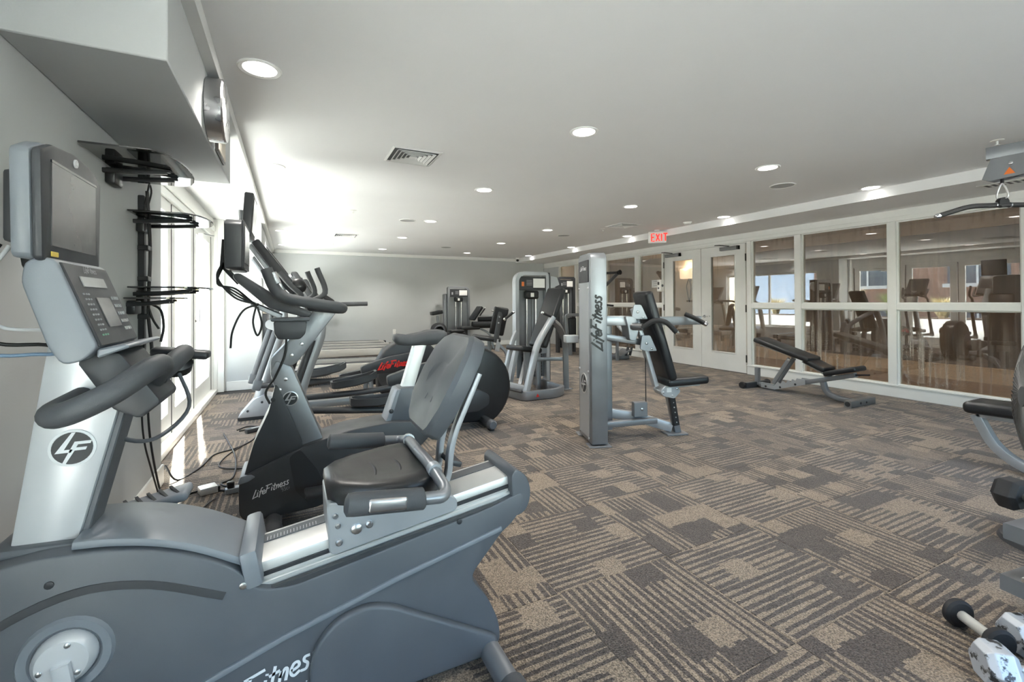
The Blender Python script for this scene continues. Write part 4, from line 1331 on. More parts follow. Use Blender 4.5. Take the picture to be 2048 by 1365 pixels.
# ================================================================ ellipticals
def elliptical(dx, yc, label, cdx, phase, with_tv, dark):
    E = thing('elliptical_trainer', label, 'elliptical', (dx, yc, 0), 0, 'elliptical trainers')
    ped_m = 'charcoal_dark' if dark else 'charcoal_plastic'
    # base rail and nose casting
    bar('base_rail', 'silver_paint', E, [(-0.15, 0, 0.085), (1.25, 0, 0.085)], 0.12, 0.075, 0.01)
    nose = prism('front_nose', 'silver_light', E, rpoly([(-0.495, 0.035), (-0.46, 0.075), (-0.345, 0.215), (-0.25, 0.255), (-0.12, 0.215), (-0.05, 0.11), (-0.08, 0.035)], 0.03, 3), -0.125, 0.125, 'Y', 0.03, 3, 25)
    prism('nose_skirt', 'charcoal_dark', nose, rpoly([(-0.49, 0.0), (-0.495, 0.04), (-0.07, 0.04), (-0.09, 0.0)], 0.01, 2), -0.115, 0.115, 'Y', 0.006, 1)
    for x, z in ((-0.40, 0.10), (-0.27, 0.18)):
        bolt(nose, (x, -0.127, z), (0, -1, 0), 0.012, 0.004, 'charcoal_dark', 'screw')
    st = tube('front_stabiliser', 'silver_light', E, [(-0.12, -0.30, 0.05), (-0.12, 0.30, 0.05)], 0.040, 14)
    st = tube('rear_stabiliser', 'charcoal_plastic', E, [(1.40, -0.31, 0.06), (1.40, 0.31, 0.06)], 0.045, 16)
    for s in (-1, 1):
        lathe('end_cap', 'grey_plastic', st, [(0, 0.03), (0.035, 0.026), (0.048, 0.0), (0.048, -0.03), (0, -0.03)], (1.40, s*0.31, 0.06), (0, s, 0), 16)
        box('levelling_foot', 'rubber_black', st, (1.40, s*0.28, 0.015), (0.05, 0.05, 0.03), 0.006, 1)
    # mast
    tube('mast', 'silver_light', E, [(-0.30, 0, 0.20), (-0.20, 0, 0.60), (-0.08, 0, 1.0), (-0.06+cdx*0.5, 0, 1.25), (cdx, 0, 1.42)], 0.055, 16, 6)
    # console slab, tilted
    cp = rpoly([(-0.255, 1.69), (-0.205, 1.725), (0.045, 1.385), (0.09, 1.33), (0.03, 1.275), (-0.02, 1.33)], 0.012, 2)
    cp = [(x+cdx+0.0, z) for x, z in cp]
    cons = prism('console', 'charcoal_dark', E, cp, -0.19, 0.19, 'Y', 0.01, 2)
    prism('console_back', 'silver_light', cons, [(x+cdx, z) for x, z in ((-0.275, 1.655), (-0.250, 1.692), (-0.015, 1.335), (-0.045, 1.300))], -0.16, 0.16, 'Y', 0.008, 2)
    box('display', 'screen_dark', cons, (-0.075+cdx, 0, 1.560), (0.004, 0.30, 0.26), 0, 1, r=(0, -36, 0))
    ellipsoid('cup_holder', 'black_plastic', cons, (0.075+cdx, -0.16, 1.355), (0.065, 0.055, 0.06), 3, r=(0, 30, 0))
    if with_tv:
        tvo = box('television', 'charcoal_dark', E, (-0.275+cdx, 0, 1.905), (0.065, 0.40, 0.345), 0.012, 2, r=(0, 4, 0))
        box('screen', 'screen_grey', tvo, (-0.240+cdx, 0, 1.903), (0.004, 0.33, 0.26), 0, 1, r=(0, 4, 0))
        tube('television_arm', 'silver_light', E, [(-0.335+cdx, 0.02, 1.97), (-0.335+cdx, 0.02, 1.80), (-0.29+cdx, 0.0, 1.68)], 0.020, 12, rad=0.05)
    # static handlebar
    tube('handlebar', 'rubber_grip', E, [(0.02+cdx, -0.05, 1.32), (0.10+cdx, -0.20, 1.28), (0.02+cdx, -0.23, 1.36), (-0.06+cdx, -0.23, 1.46)], 0.020, 12, 5)
    tube('handlebar', 'rubber_grip', E, [(0.02+cdx, 0.05, 1.32), (0.10+cdx, 0.20, 1.28), (0.02+cdx, 0.23, 1.36), (-0.06+cdx, 0.23, 1.46)], 0.020, 12, 5)
    # rear drive housing
    hp = arc(1.30, 0.38, 0.40, -62, 118, 16) + [(0.99, 0.66), (0.90, 0.50), (0.92, 0.20), (1.02, 0.06)]
    hs = prism('rear_housing', 'black_plastic' if dark else 'charcoal_dark', E, hp, -0.105, 0.105, 'Y', 0.03, 3, 35)
    bar('rear_leg', 'grey_plastic_light', E, [(0.82, -0.20, 0.06), (0.82, -0.20, 0.40)], 0.05, 0.05, 0.008)
    bar('rear_leg', 'grey_plastic_light', E, [(0.82, 0.20, 0.06), (0.82, 0.20, 0.40)], 0.05, 0.05, 0.008)
    bar('cross_tube', 'charcoal_dark', E, [(0.82, -0.24, 0.06), (0.82, 0.24, 0.06)], 0.05, 0.05, 0.008)
    for s in (-1, 1):
        ph = phase + (0 if s < 0 else math.pi)
        cr = (1.08, 0.40)
        disc = lathe('crank_disc', 'grey_plastic', E, [(0, 0.012), (0.15, 0.012), (0.165, 0.004), (0.165, 0.0), (0, 0.0)], (cr[0], s*0.108, cr[1]-0.05), (0, s, 0), 32)
        bolt(disc, (cr[0]+0.08, s*0.121, cr[1]), (0, s, 0), 0.008, 0.004, 'charcoal_dark', 'screw')
        cx, cz = cr[0]+0.14*math.cos(ph), cr[1]+0.14*math.sin(ph)
        # pedal lever: from the crank to the swing-arm pivot
        px, pz = -0.34+0.05*math.cos(ph), 0.37
        y = s*0.235
        L = Vector((cx-px, 0, cz-pz))
        tube('pedal_lever', 'charcoal_plastic', E, [(px, y, pz), (px+L.x*0.62, y, pz+L.z*0.45-0.05), (cx, y, cz)], 0.028, 12, 4)
        # cover with red lettering near the crank
        f = L.normalized()
        a = Vector((cx, 0, cz)) - f*0.47
        n = Vector((-f.z, 0, f.x))
        q = [a-n*0.052, a+n*0.040, a+f*0.33+n*0.105, a+f*0.60+n*0.115, a+f*0.70+n*0.06, a+f*0.70-n*0.03, a+f*0.60-n*0.085, a+f*0.45-n*0.095]
        cov = prism('lever_cover', 'charcoal_dark', E, rpoly([(v.x, v.z) for v in q], 0.03, 3), min(y-0.04, y+0.04), max(y-0.04, y+0.04), 'Y', 0.012, 2)
        if s < 0 and not dark:
            o = a+f*0.17-n*0.022
            lettering('maker_lettering', 'print_red', cov, 'LifeFitness', (o.x, y-0.0415, o.z), (f.x, 0, f.z), (n.x, 0, n.z), 0.075, stroke=0.20, shear=0.25)
        # foot pedal: a shallow tray with raised rim
        pc = Vector((px, 0, pz)) + L*0.45 + n*0.045
        def ring(off, w, lft):
            prof = [(-0.21, 0.045), (-0.17, 0.075), (0.0, 0.085), (0.13, 0.075), (0.195, 0.045)]
            pts = [(x*w, -b*w) for x, b in prof] + [(x*w, b*w) for x, b in reversed(prof)]
            res = []
            for x, b in pts:
                rise = 0.55*max(0, x)**2*1.6
                v = pc + f*x + n*(lft+off+rise)
                res.append((v.x, y+b, v.z))
            return res
        tray = loft('foot_pedal', ped_m, E, [ring(0, 0.90, -0.030), ring(0, 1.0, -0.020), ring(0, 1.02, 0.038), ring(0, 0.93, 0.038), ring(0, 0.90, 0.0)], smooth=35)
        for k in range(9):
            v = pc+f*(-0.15+k*0.034)+n*(0.003+0.88*max(0, -0.15+k*0.034)**2)
            box('tread', 'grey_plastic_light', tray, (v.x, y, v.z), (0.010, 0.115, 0.004), 0, 1, r=(0, -math.degrees(math.atan2(f.z, f.x)), 0))
        # swing arm
        kn = box('arm_knuckle', 'grey_plastic', E, (px, y, pz+0.01), (0.085, 0.065, 0.11), 0.016, 2, r=(0, 14, 0))
        tube('swing_arm', 'charcoal_plastic' if dark else 'grey_plastic', E, [(px+0.005, y, pz+0.05), (px+0.165, y, 0.92)], 0.030, 14)
        lathe('pivot', 'silver_light', E, [(0, 0.06), (0.05, 0.06), (0.055, -0.06), (0, -0.06)], (px+0.175, y, 0.98), (0, 1, 0), 18)
        tube('swing_handle', 'rubber_grip', E, [(px+0.175, y, 1.0), (px+0.23+cdx*0.3, y*1.02, 1.20), (px+0.36+cdx*0.3, y*1.03, 1.30), (px+0.30+cdx*0.3, y*1.02, 1.50)], 0.022, 12, 6)
    return E
elliptical(0.30, 4.20, 'elliptical trainer with black foot pedals and round black rear housing', -0.32, math.radians(-55), True, True)
elliptical(0.0, 5.52, 'elliptical trainer with grey foot pedals and red lettered lever cover', -0.10, math.radians(48), False, False)

# ================================================================ treadmills
def treadmill(dx, yc, label):
    T = thing('treadmill', label, 'treadmill', (dx, yc, 0), 0, 'treadmills by the far window')
    box('running_belt', 'rubber_black', T, (0.93, 0, 0.245), (1.62, 0.54, 0.03), 0.008, 2)
    for s in (-1, 1):
        sr = prism('side_rail', 'tread_beige', T, rpoly([(0.0, 0.17), (0.0, 0.30), (0.10, 0.325), (1.80, 0.292), (1.86, 0.24), (1.82, 0.17)], 0.03, 3), s*0.345-0.065, s*0.345+0.065, 'Y', 0.02, 2)
        box('rail_tread', 'charcoal_plastic', sr, (0.95, s*0.33, 0.312), (1.5, 0.075, 0.006), 0.002, 1, r=(0, 1.1, 0))
        box('end_cap', 'charcoal_dark', sr, (1.845, s*0.345, 0.235), (0.05, 0.125, 0.11), 0.015, 2)
        tube('mast', 'tread_beige', T, [(-0.06, s*0.38, 0.18), (0.02, s*0.38, 0.60), (0.16, s*0.38, 1.10)], 0.065, 16, 4, scales=None)
        hr = tube('handrail', 'rubber_grip', T, [(0.16, s*0.36, 1.12), (0.32, s*0.37, 1.18), (0.50, s*0.37, 1.19), (1.02, s*0.37, 1.20)], 0.032, 12, 4)
        box('foot', 'charcoal_dark', T, (0.12, s*0.33, 0.085), (0.14, 0.06, 0.17), 0.01, 1)
        box('foot', 'charcoal_dark', T, (1.72, s*0.33, 0.085), (0.10, 0.06, 0.17), 0.01, 1)
    prism('motor_hood', 'tread_beige', T, rpoly([(-0.22, 0.06), (-0.24, 0.22), (-0.10, 0.36), (0.10, 0.34), (0.16, 0.27), (0.14, 0.06)], 0.04, 3), -0.30, 0.30, 'Y', 0.03, 3)
    box('deck_frame', 'black_plastic', T, (0.90, 0, 0.19), (1.70, 0.56, 0.07), 0.01, 1)
    if yc < 8:
        box('rail_print', 'print_grey', T.children[1], (0.42, -0.4115, 0.245), (0.40, 0.002, 0.012), 0, 1)
    cs = prism('console', 'charcoal_dark', T, rpoly([(-0.02, 1.66), (0.06, 1.67), (0.36, 1.20), (0.34, 1.14), (0.24, 1.12)], 0.02, 2), -0.30, 0.30, 'Y', 0.015, 2)
    prism('console_back', 'silver_light', cs, [(-0.05, 1.60), (-0.02, 1.64), (0.24, 1.15), (0.20, 1.13)], -0.26, 0.26, 'Y', 0.01, 2)
    box('display', 'screen_dark', cs, (0.218, 0, 1.445), (0.004, 0.42, 0.34), 0, 1, r=(0, -32.5, 0))
    tube('front_grip', 'rubber_grip', T, [(0.30, -0.30, 1.19), (0.42, -0.20, 1.26), (0.44, 0, 1.28), (0.42, 0.20, 1.26), (0.30, 0.30, 1.19)], 0.024, 12, 5)
    box('pulse_pad', 'rubber_black', T, (0.48, -0.20, 1.28), (0.16, 0.05, 0.06), 0.02, 3, r=(0, 35, 0))
    lathe('cup_holder', 'brushed_alu', T, [(0, 0.04), (0.045, 0.04), (0.055, 0.0), (0.05, -0.04), (0, -0.04)], (0.36, -0.31, 1.19), (0.3, 0, 1), 20)
    bar('cross_arm', 'silver_light', T, [(0.16, -0.38, 1.11), (0.16, 0.38, 1.11)], 0.06, 0.05, 0.01)
    return T
treadmill(0.02, 7.42, 'beige treadmill nearest the elliptical trainers')
treadmill(0.22, 9.66, 'beige treadmill in the middle of the three')
treadmill(0.22, 10.92, 'beige treadmill against the far wall')

# wall heater panel by the treadmills
t = thing('wall_cabinet', 'grey cabinet with black recess on the left wall behind the ellipticals', 'cabinet', (XCR, 8.05, 0))
box2('body', 'grey_plastic', t, (0.0, -0.45, 0.55), (0.05, 0.45, 1.06), 0.006, 2)
box2('top_cap', 'cream_wall', t, (0.0, -0.46, 1.06), (0.055, 0.46, 1.11), 0.006, 2)
box2('recess', 'black_plastic', t, (0.048, -0.36, 0.62), (0.053, 0.36, 0.98), 0.002, 1)

# ================================================================ shoulder press
P = thing('shoulder_press', 'silver shoulder press machine with tall lettered tower and black inclined bench', 'weight machine', (2.40, 3.32, 0), math.radians(-18))
def slab_tower(parent, m, x0, x1, y0, y1, h, r, name):
    """closed tower with rounded shoulders seen along x"""
    poly = [(y0, 0.03)] + arc(y0+r, h-r, r, 180, 90, 6) + arc(y1-r, h-r, r, 90, 0, 6) + [(y1, 0.03)]
    return prism(name, m, parent, poly, x0, x1, 'X', 0.012, 2)
tw = prism('tower', 'silver_paint', P, [(-0.285, 0.02)] + arc(-0.225, 1.57, 0.06, 180, 90, 6) + arc(0.02, 1.57, 0.06, 90, 0, 6) + [(0.08, 0.02)], -0.070, 0.070, 'X', 0.010, 2)
pan = box('tower_panel', 'silver_light', tw, (-0.072, -0.10, 0.72), (0.010, 0.265, 1.32), 0.003, 1)
box('header_plate', 'charcoal_dark', tw, (-0.074, -0.10, 1.475), (0.012, 0.265, 0.19), 0.004, 1)
w = text_width('LifeFitness', 0.035)
lettering('header_lettering', 'print_white', tw, 'LifeFitness', (-0.0805, -0.10+w/2, 1.485), (0, -1, 0), (0, 0, 1), 0.035, stroke=0.18, shear=0.25)
lettering('tower_lettering', 'print_black', tw, 'LifeFitness', (0.020, -0.2865, 0.795), (0.0, 0, 1), (-1, 0, 0), 0.092, stroke=0.19, shear=0.25)
emblem(tw, (-0.0785, -0.10, 0.505), (-1, 0, 0), (0, -1, 0), 0.088, 'charcoal_dark', 'brushed_alu')
for z in (0.06, 0.62, 1.33):
    for y in (-0.225, 0.025):
        bolt(pan, (-0.078, y, z), (-1, 0, 0), 0.012, 0.008)
box('foot_plate', 'silver_paint', P, (0.0, -0.245, 0.006), (0.19, 0.12, 0.012), 0.003, 1)
box('foot_plate', 'silver_paint', P, (0.0, 0.10, 0.006), (0.17, 0.12, 0.012), 0.003, 1)
bar('rear_upright', 'silver_paint', P, [(0.20, 0.12, 0.03), (0.20, 0.12, 1.03)], 0.07, 0.10, 0.008, up=(1, 0, 0))
box('side_bracket', 'silver_light', P, (-0.12, 0.16, 0.87), (0.12, 0.10, 0.07), 0.006, 1)
bar('base_beam', 'silver_paint', P, [(0.05, -0.10, 0.13), (0.62, -0.02, 0.13)], 0.055, 0.05, 0.006)
bar('base_beam', 'silver_light', P, [(0.05, 0.18, 0.20), (0.44, 0.06, 0.155), (0.78, 0.0, 0.055)], 0.055, 0.085, 0.006)
wb = box('cable_block', 'silver_paint', P, (0.47, -0.01, 0.235), (0.13, 0.06, 0.135), 0.006, 1)
bolt(wb, (0.48, -0.041, 0.24), (0, -1, 0), 0.012, 0.006)
tube('cable', 'rubber_black', P, [(0.535, 0.0, 0.80), (0.535, 0.0, 0.20)], 0.005, 8)
box('bench_foot', 'silver_paint', P, (0.80, -0.02, 0.008), (0.20, 0.14, 0.016), 0.003, 1)
bar('bench_upright', 'silver_paint', P, [(0.83, -0.01, 0.01), (0.755, -0.01, 0.36)], 0.06, 0.06, 0.006, up=(1, 0, 0))
sp = bar('seat_post', 'black_plastic', P, [(0.795, -0.055, 0.09), (0.745, -0.055, 0.40)], 0.05, 0.06, 0.012, up=(1, 0, 0))
for k in range(6):
    lathe('pin_hole', 'steel', sp, [(0, 0.004), (0.006, 0.004), (0.006, 0), (0, 0)], (0.790-0.0075*k, -0.081, 0.12+0.045*k), (0, -1, 0), 8)
sb = prism('seat_bracket', 'silver_light', P, rpoly([(0.63, 0.40), (0.68, 0.455), (0.79, 0.46), (0.83, 0.40), (0.77, 0.335), (0.72, 0.345), (0.66, 0.36)], 0.015, 2), -0.09, 0.06, 'Y', 0.004, 1)
box('bracket_label', 'print_white', sb, (0.715, -0.0915, 0.415), (0.045, 0.002, 0.04), 0, 1)
for x, z in ((0.66, 0.395), (0.79, 0.425), (0.745, 0.365)):
    bolt(sb, (x, -0.091, z), (0, -1, 0), 0.010, 0.006)
box('seat', 'vinyl_black', P, (0.875, -0.01, 0.495), (0.40, 0.29, 0.075), 0.03, 4, r=(0, -3, 0))
box('seat_pan', 'silver_light', P, (0.91, -0.01, 0.448), (0.24, 0.12, 0.025), 0.005, 1, r=(0, -3, 0))
bp = box('back_pad', 'vinyl_black', P, (0.617, -0.01, 0.905), (0.085, 0.30, 0.83), 0.032, 4, r=(0, -16.5, 0))
bar('back_frame', 'silver_light', P, [(0.63, 0.0, 0.44), (0.47, 0.0, 0.98), (0.42, 0.0, 1.15)], 0.07, 0.04, 0.006, up=(1, 0, 0))
for x, z, sx, sz in ((0.42, 1.12, 0.11, 0.13), (0.50, 0.84, 0.12, 0.14)):
    g = prism('gusset_plate', 'silver_paint', P, rpoly([(x-sx/2, z-sz*0.35), (x-sx/2+0.02, z+sz/2), (x+sx*0.30, z+sz/2), (x+sx/2+0.04, z-sz/2), (x-sx*0.1, z-sz/2)], 0.012, 2), -0.10, -0.085, 'Y', 0.002, 1)
    bolt(g, (x, -0.101, z), (0, -1, 0), 0.012, 0.006)
    bolt(g, (x+0.05, -0.101, z-0.05), (0, -1, 0), 0.010, 0.006)
bar('upper_beam', 'silver_light', P, [(0.05, 0.0, 1.045), (0.36, -0.02, 1.04)], 0.10, 0.085, 0.008)
prism('pivot_plate', 'silver_paint', P, rpoly([(0.30, 1.085), (0.40, 1.08), (0.44, 0.985), (0.40, 0.86), (0.34, 0.87), (0.33, 0.98)], 0.02, 2), -0.10, 0.06, 'Y', 0.005, 1)
bar('lower_beam', 'silver_paint', P, [(0.10, 0.02, 0.905), (0.53, 0.0, 0.835)], 0.06, 0.055, 0.006)
# press arms
pa = bar('press_arm', 'silver_paint', P, [(0.36, 0.16, 0.99), (0.70, 0.27, 1.02), (1.26, 0.30, 1.02)], 0.035, 0.085, 0.006)
tube('press_arm_link', 'silver_light', P, [(0.36, 0.05, 0.94), (0.36, 0.18, 0.99)], 0.03, 12)
lathe('pivot_hub', 'steel', P, [(0, 0.05), (0.032, 0.05), (0.034, -0.05), (0, -0.05)], (0.405, -0.13, 0.99), (0.8, -1, 0), 16)
for pts in ([(0.42, -0.20, 0.985), (0.50, -0.24, 1.045), (0.60, -0.26, 1.035), (0.70, -0.26, 0.945)], [(1.06, 0.24, 1.085), (1.12, 0.18, 1.05), (1.19, 0.10, 0.995)]):
    h = tube('handle', 'rubber_black', P, pts, 0.022, 14, 5)
    lathe('end_cap', 'chrome', h, [(0, 0.022), (0.018, 0.018), (0.024, 0.004), (0.024, -0.006), (0, -0.006)], pts[-1], Vector(pts[-1])-Vector(pts[-2]), 16)

# ================================================================ chest press
L = (2.95, 5.30, 0)
Q = thing('chest_press', 'silver chest press machine with leaning black back pad beside the tower stack', 'weight machine', L)
def q(x, y, z):
    return (x-L[0], y-L[1], z)
def qp(pts):
    return [q(*p) for p in pts]
def stack_tower(parent, off, x0, x1, y, h, rl, rr, m, dark_sign=True, far=False, foot_left=0.0):
    """arched frame, grey shroud, sign, guide rods and stack; off converts world to local"""
    wd = 0.055
    outer = [(x0-foot_left, 0.0), (x0, 0.55)] + arc(x0+rl, h-rl, rl, 180, 90, 6) + arc(x1-rr, h-rr, rr, 90, 0, 6) + [(x1, 0.0)]
    inner = [(x1-wd, 0.0)] + list(reversed(arc(x1-max(rr, wd+0.01), h-max(rr, wd+0.01), max(rr, wd+0.01)-wd, 90, 0, 6)))[::1] + list(reversed(arc(x0+rl, h-rl, rl-wd, 180, 90, 6))) + [(x0+wd, 0.55), (x0+wd-foot_left, 0.0)]
    poly = [(off(a, 0, 0)[0], b) for a, b in outer+inner]
    yy = off(0, y, 0)[1]
    fr = prism('tower_frame', m, parent, poly, yy-0.05, yy+0.06, 'Y', 0.0, 1)
    cx = (x0+x1)/2
    def bx(nm, mm, a, b, bev=0.0, par=None):
        return box2(nm, mm, par or parent, off(*a), off(*b), bev, 1)
    sh = bx('shroud', 'speaker_grille' if False else 'silver_paint', (x0+wd, y+0.03, 0.10), (x1-wd, y+0.05, h-0.10))
    sg = bx('instruction_sign', 'charcoal_dark', (x0+wd, y-0.045, h-0.27), (x1-wd, y-0.03, h-0.07), 0.004)
    bx('sign_drawing', 'sign_white', (cx+0.01, y-0.048, h-0.235), (x1-wd-0.02, y-0.044, h-0.10), 0, sg)
    bx('sign_figure', 'print_orange' if not far else 'print_grey', (x0+wd+0.045, y-0.048, h-0.215), (x0+wd+0.085, y-0.044, h-0.15), 0, sg)
    for k in range(4):
        bx('sign_line', 'print_grey', (cx-0.10, y-0.048, h-0.20+k*0.022), (cx-0.01, y-0.044, h-0.192+k*0.022), 0, sg)
    for s in (-1, 1):
        tube('guide_rod', 'chrome', parent, [off(cx+s*0.075, y, 0.45), off(cx+s*0.075, y, h-0.32)], 0.011, 10)
    tube('cable', 'rubber_black', parent, [off(cx, y, 0.45), off(cx, y, h-0.32)], 0.004, 6)
    pb = bx('pulley_block', 'black_plastic', (cx-0.11, y-0.05, h-0.40), (cx+0.11, y+0.03, h-0.28), 0.02)
    bx('pulley_label', 'sign_white', (cx-0.035, y-0.053, h-0.37), (cx+0.02, y-0.049, h-0.31), 0, pb)
    for k in range(9):
        bx('weight_plate', 'charcoal_dark', (cx-0.15, y-0.055, 0.12+k*0.043), (cx+0.15, y+0.025, 0.158+k*0.043), 0.004)
    return fr
stack_tower(Q, q, 2.90, 3.46, 5.82, 1.655, 0.15, 0.06, 'silver_light', foot_left=0.12)
box('rear_post', 'charcoal_plastic', Q, q(3.475, 5.86, 0.84), (0.05, 0.10, 1.62), 0.006, 1)
prism('pulley_plate', 'silver_light', Q, [(3.50-L[0], 1.60), (3.62-L[0], 1.58), (3.66-L[0], 1.47), (3.50-L[0], 1.40)], 5.80-L[1], 5.83-L[1], 'Y', 0.004, 1)
# seat and back
box('seat', 'vinyl_black', Q, q(2.74, 5.22, 0.60), (0.36, 0.34, 0.07), 0.028, 4, r=(0, 8, 12))
box('back_pad', 'vinyl_black', Q, q(3.04, 5.12, 1.01), (0.085, 0.31, 0.84), 0.032, 4, r=(0, 25, 12))
bar('back_frame', 'charcoal_plastic', Q, qp([(2.93, 5.18, 0.62), (3.25, 5.18, 1.33)]), 0.06, 0.05, 0.006)
bar('seat_post', 'silver_paint', Q, qp([(2.78, 5.22, 0.57), (2.80, 5.25, 0.10)]), 0.07, 0.07, 0.006, up=(1, 0, 0))
# side frames
bar('front_leg', 'silver_light', Q, qp([(2.60, 4.92, 0.06), (2.765, 4.92, 0.68), (3.00, 4.92, 1.02)]), 0.09, 0.055, 0.006, rad=0.12, up=(1, 0, -0.3))
bar('front_leg', 'silver_light', Q, qp([(2.55, 5.52, 0.06), (2.72, 5.52, 0.68), (2.80, 5.55, 0.80)]), 0.06, 0.055, 0.006, rad=0.12, up=(1, 0, -0.3))
bar('outer_arm', 'silver_paint', Q, qp([(3.02, 4.96, 0.96), (3.18, 5.05, 0.88), (3.40, 5.25, 0.66), (3.43, 5.28, 0.0)]), 0.075, 0.075, 0.008, rad=0.16, up=(0.6, -0.6, 0.4))
box('foot_plate', 'silver_paint', Q, q(3.43, 5.28, 0.006), (0.13, 0.13, 0.012), 0.002, 1)
bar('cross_brace', 'silver_paint', Q, qp([(3.05, 5.45, 0.42), (3.42, 5.28, 0.42)]), 0.05, 0.05, 0.006)
bar('inner_post', 'silver_paint', Q, qp([(3.10, 5.48, 0.0), (3.10, 5.48, 0.62)]), 0.06, 0.06, 0.006, up=(1, 0, 0))
box('gusset_plate', 'silver_paint', Q, q(3.12, 5.44, 0.62), (0.20, 0.015, 0.26), 0.006, 1)
# base loop
bar('base_loop', 'silver_paint', Q, qp([(2.60, 5.55, 0.065), (2.50, 5.15, 0.065), (2.56, 4.86, 0.065), (3.02, 4.86, 0.065), (3.20, 5.00, 0.065), (3.18, 5.75, 0.065)]), 0.055, 0.11, 0.008, rad=0.07)
bar('front_bar', 'silver_light', Q, qp([(2.62, 4.95, 0.13), (2.50, 5.50, 0.13)]), 0.05, 0.08, 0.006)
tube('foot_lever', 'charcoal_plastic', Q, qp([(2.52, 4.86, 0.12), (2.33, 5.35, 0.14)]), 0.018, 10)
wt = prism('warning_label', 'print_red', Q, [(2.70-L[0], 0.045), (2.745-L[0], 0.045), (2.7225-L[0], 0.085)], 4.829-L[1], 4.832-L[1], 'Y')
bar('linkage', 'silver_light', Q, qp([(2.72, 5.30, 0.12), (2.90, 5.45, 0.48)]), 0.05, 0.04, 0.006)
for k in range(5):
    lathe('weight_roller', 'black_plastic', Q, [(0, 0.03), (0.035, 0.03), (0.035, -0.03), (0, -0.03)], q(2.88+k*0.01, 5.34, 0.16+k*0.085), (0.3, -1, 0), 14)
for pts in (qp([(3.00, 4.92, 1.015), (2.85, 4.92, 1.075)]), qp([(2.62, 5.55, 0.98), (2.73, 5.50, 1.075)])):
    h = tube('handle', 'rubber_black', Q, pts, 0.018, 12)
    for p, d in ((pts[0], Vector(pts[0])-Vector(pts[1])), (pts[1], Vector(pts[1])-Vector(pts[0]))):
        lathe('end_cap', 'chrome', h, [(0, 0.02), (0.016, 0.016), (0.021, 0.0), (0.021, -0.008), (0, -0.008)], p, d, 14)

# ================================================================ seated machine seen from behind, left of the chest press
L2 = (3.40, 7.85, 0)
Z = thing('seated_leg_machine', 'black padded seated machine seen from behind left of the chest press', 'weight machine', L2)
def z2(x, y, z):
    return (x-L2[0], y-L2[1], z)
box('back_pad', 'vinyl_black', Z, z2(3.56, 7.80, 0.85), (0.28, 0.09, 0.55), 0.035, 4, r=(12, 12, -25))
bar('back_bracket', 'charcoal_plastic', Z, [z2(3.44, 7.70, 0.45), z2(3.56, 7.73, 1.02)], 0.09, 0.05, 0.006, up=(0, 1, 0))
for k in range(4):
    bolt(Z, z2(3.46+0.022*k, 7.70, 0.60+0.11*k), (0, -1, 0), 0.016, 0.01, 'silver_light')
box('seat', 'vinyl_black', Z, z2(3.36, 7.95, 0.52), (0.56, 0.42, 0.07), 0.028, 4, r=(0, 8, -25))
bar('seat_post', 'silver_paint', Z, [z2(3.38, 7.85, 0.48), z2(3.38, 7.85, 0.02)], 0.06, 0.06, 0.006, up=(1, 0, 0))
bar('rear_leg', 'silver_paint', Z, [z2(3.50, 7.75, 0.42), z2(3.66, 7.70, 0.28), z2(3.70, 7.68, 0.02)], 0.06, 0.05, 0.006, rad=0.08, up=(0, 1, 0))
bar('base_bar', 'silver_light', Z, [z2(3.22, 7.85, 0.03), z2(3.75, 7.68, 0.03)], 0.06, 0.05, 0.006)
prism('side_plate', 'silver_light', Z, [(x-L2[0], z) for x, z in ((3.42, 0.30), (3.46, 0.52), (3.53, 0.50), (3.50, 0.28))], 7.66-L2[1], 7.69-L2[1], 'Y', 0.004, 1)

# ================================================================ leg extension against the far wall
L3 = (4.10, 10.75, 0)
G = thing('leg_extension', 'grey leg extension machine with black roll pads against the far wall', 'weight machine', L3)
def z3(x, y, z):
    return (x-L3[0], y-L3[1], z)
stack_tower(G, z3, 3.62, 4.22, 11.12, 1.62, 0.06, 0.14, 'silver_paint', far=True)
box('side_shell', 'silver_paint', G, z3(3.60, 11.25, 0.72), (0.10, 0.22, 1.42), 0.04, 3)
tube('roll_pad', 'vinyl_black', G, [z3(4.08, 10.55, 0.64), z3(4.78, 10.50, 0.63)], 0.085, 18)
tube('roll_pad', 'vinyl_black', G, [z3(4.30, 10.70, 0.77), z3(4.85, 10.65, 0.77)], 0.06, 16)
bar('roll_arm', 'silver_light', G, [z3(4.28, 10.62, 0.86), z3(4.90, 10.60, 0.86)], 0.05, 0.05, 0.006)
box('back_pad', 'vinyl_black', G, z3(4.30, 10.85, 0.92), (0.08, 0.34, 0.42), 0.03, 3, r=(0, 36, 0))
hd = tube('handle', 'rubber_black', G, [z3(4.30, 10.60, 0.86), z3(4.44, 10.60, 1.04)], 0.02, 10)
ellipsoid('knob', 'chrome', hd, z3(4.445, 10.60, 1.05), (0.024, 0.024, 0.024), 2)
box('seat', 'vinyl_black', G, z3(4.02, 10.65, 0.56), (0.50, 0.36, 0.08), 0.03, 3)
bar('base_bar', 'silver_paint', G, [z3(3.70, 10.95, 0.04), z3(4.72, 10.60, 0.04)], 0.06, 0.06, 0.006)
bar('seat_post', 'charcoal_plastic', G, [z3(3.95, 10.70, 0.06), z3(3.95, 10.68, 0.52)], 0.07, 0.07, 0.006, up=(1, 0, 0))
bar('curved_leg', 'silver_paint', G, [z3(4.30, 10.62, 0.55), z3(4.58, 10.58, 0.40), z3(4.66, 10.55, 0.02)], 0.05, 0.05, 0.006, rad=0.12, up=(0, 1, 0))
tube('crank_handle', 'steel', G, [z3(4.70, 10.75, 0.98), z3(4.95, 10.75, 0.96)], 0.02, 10)

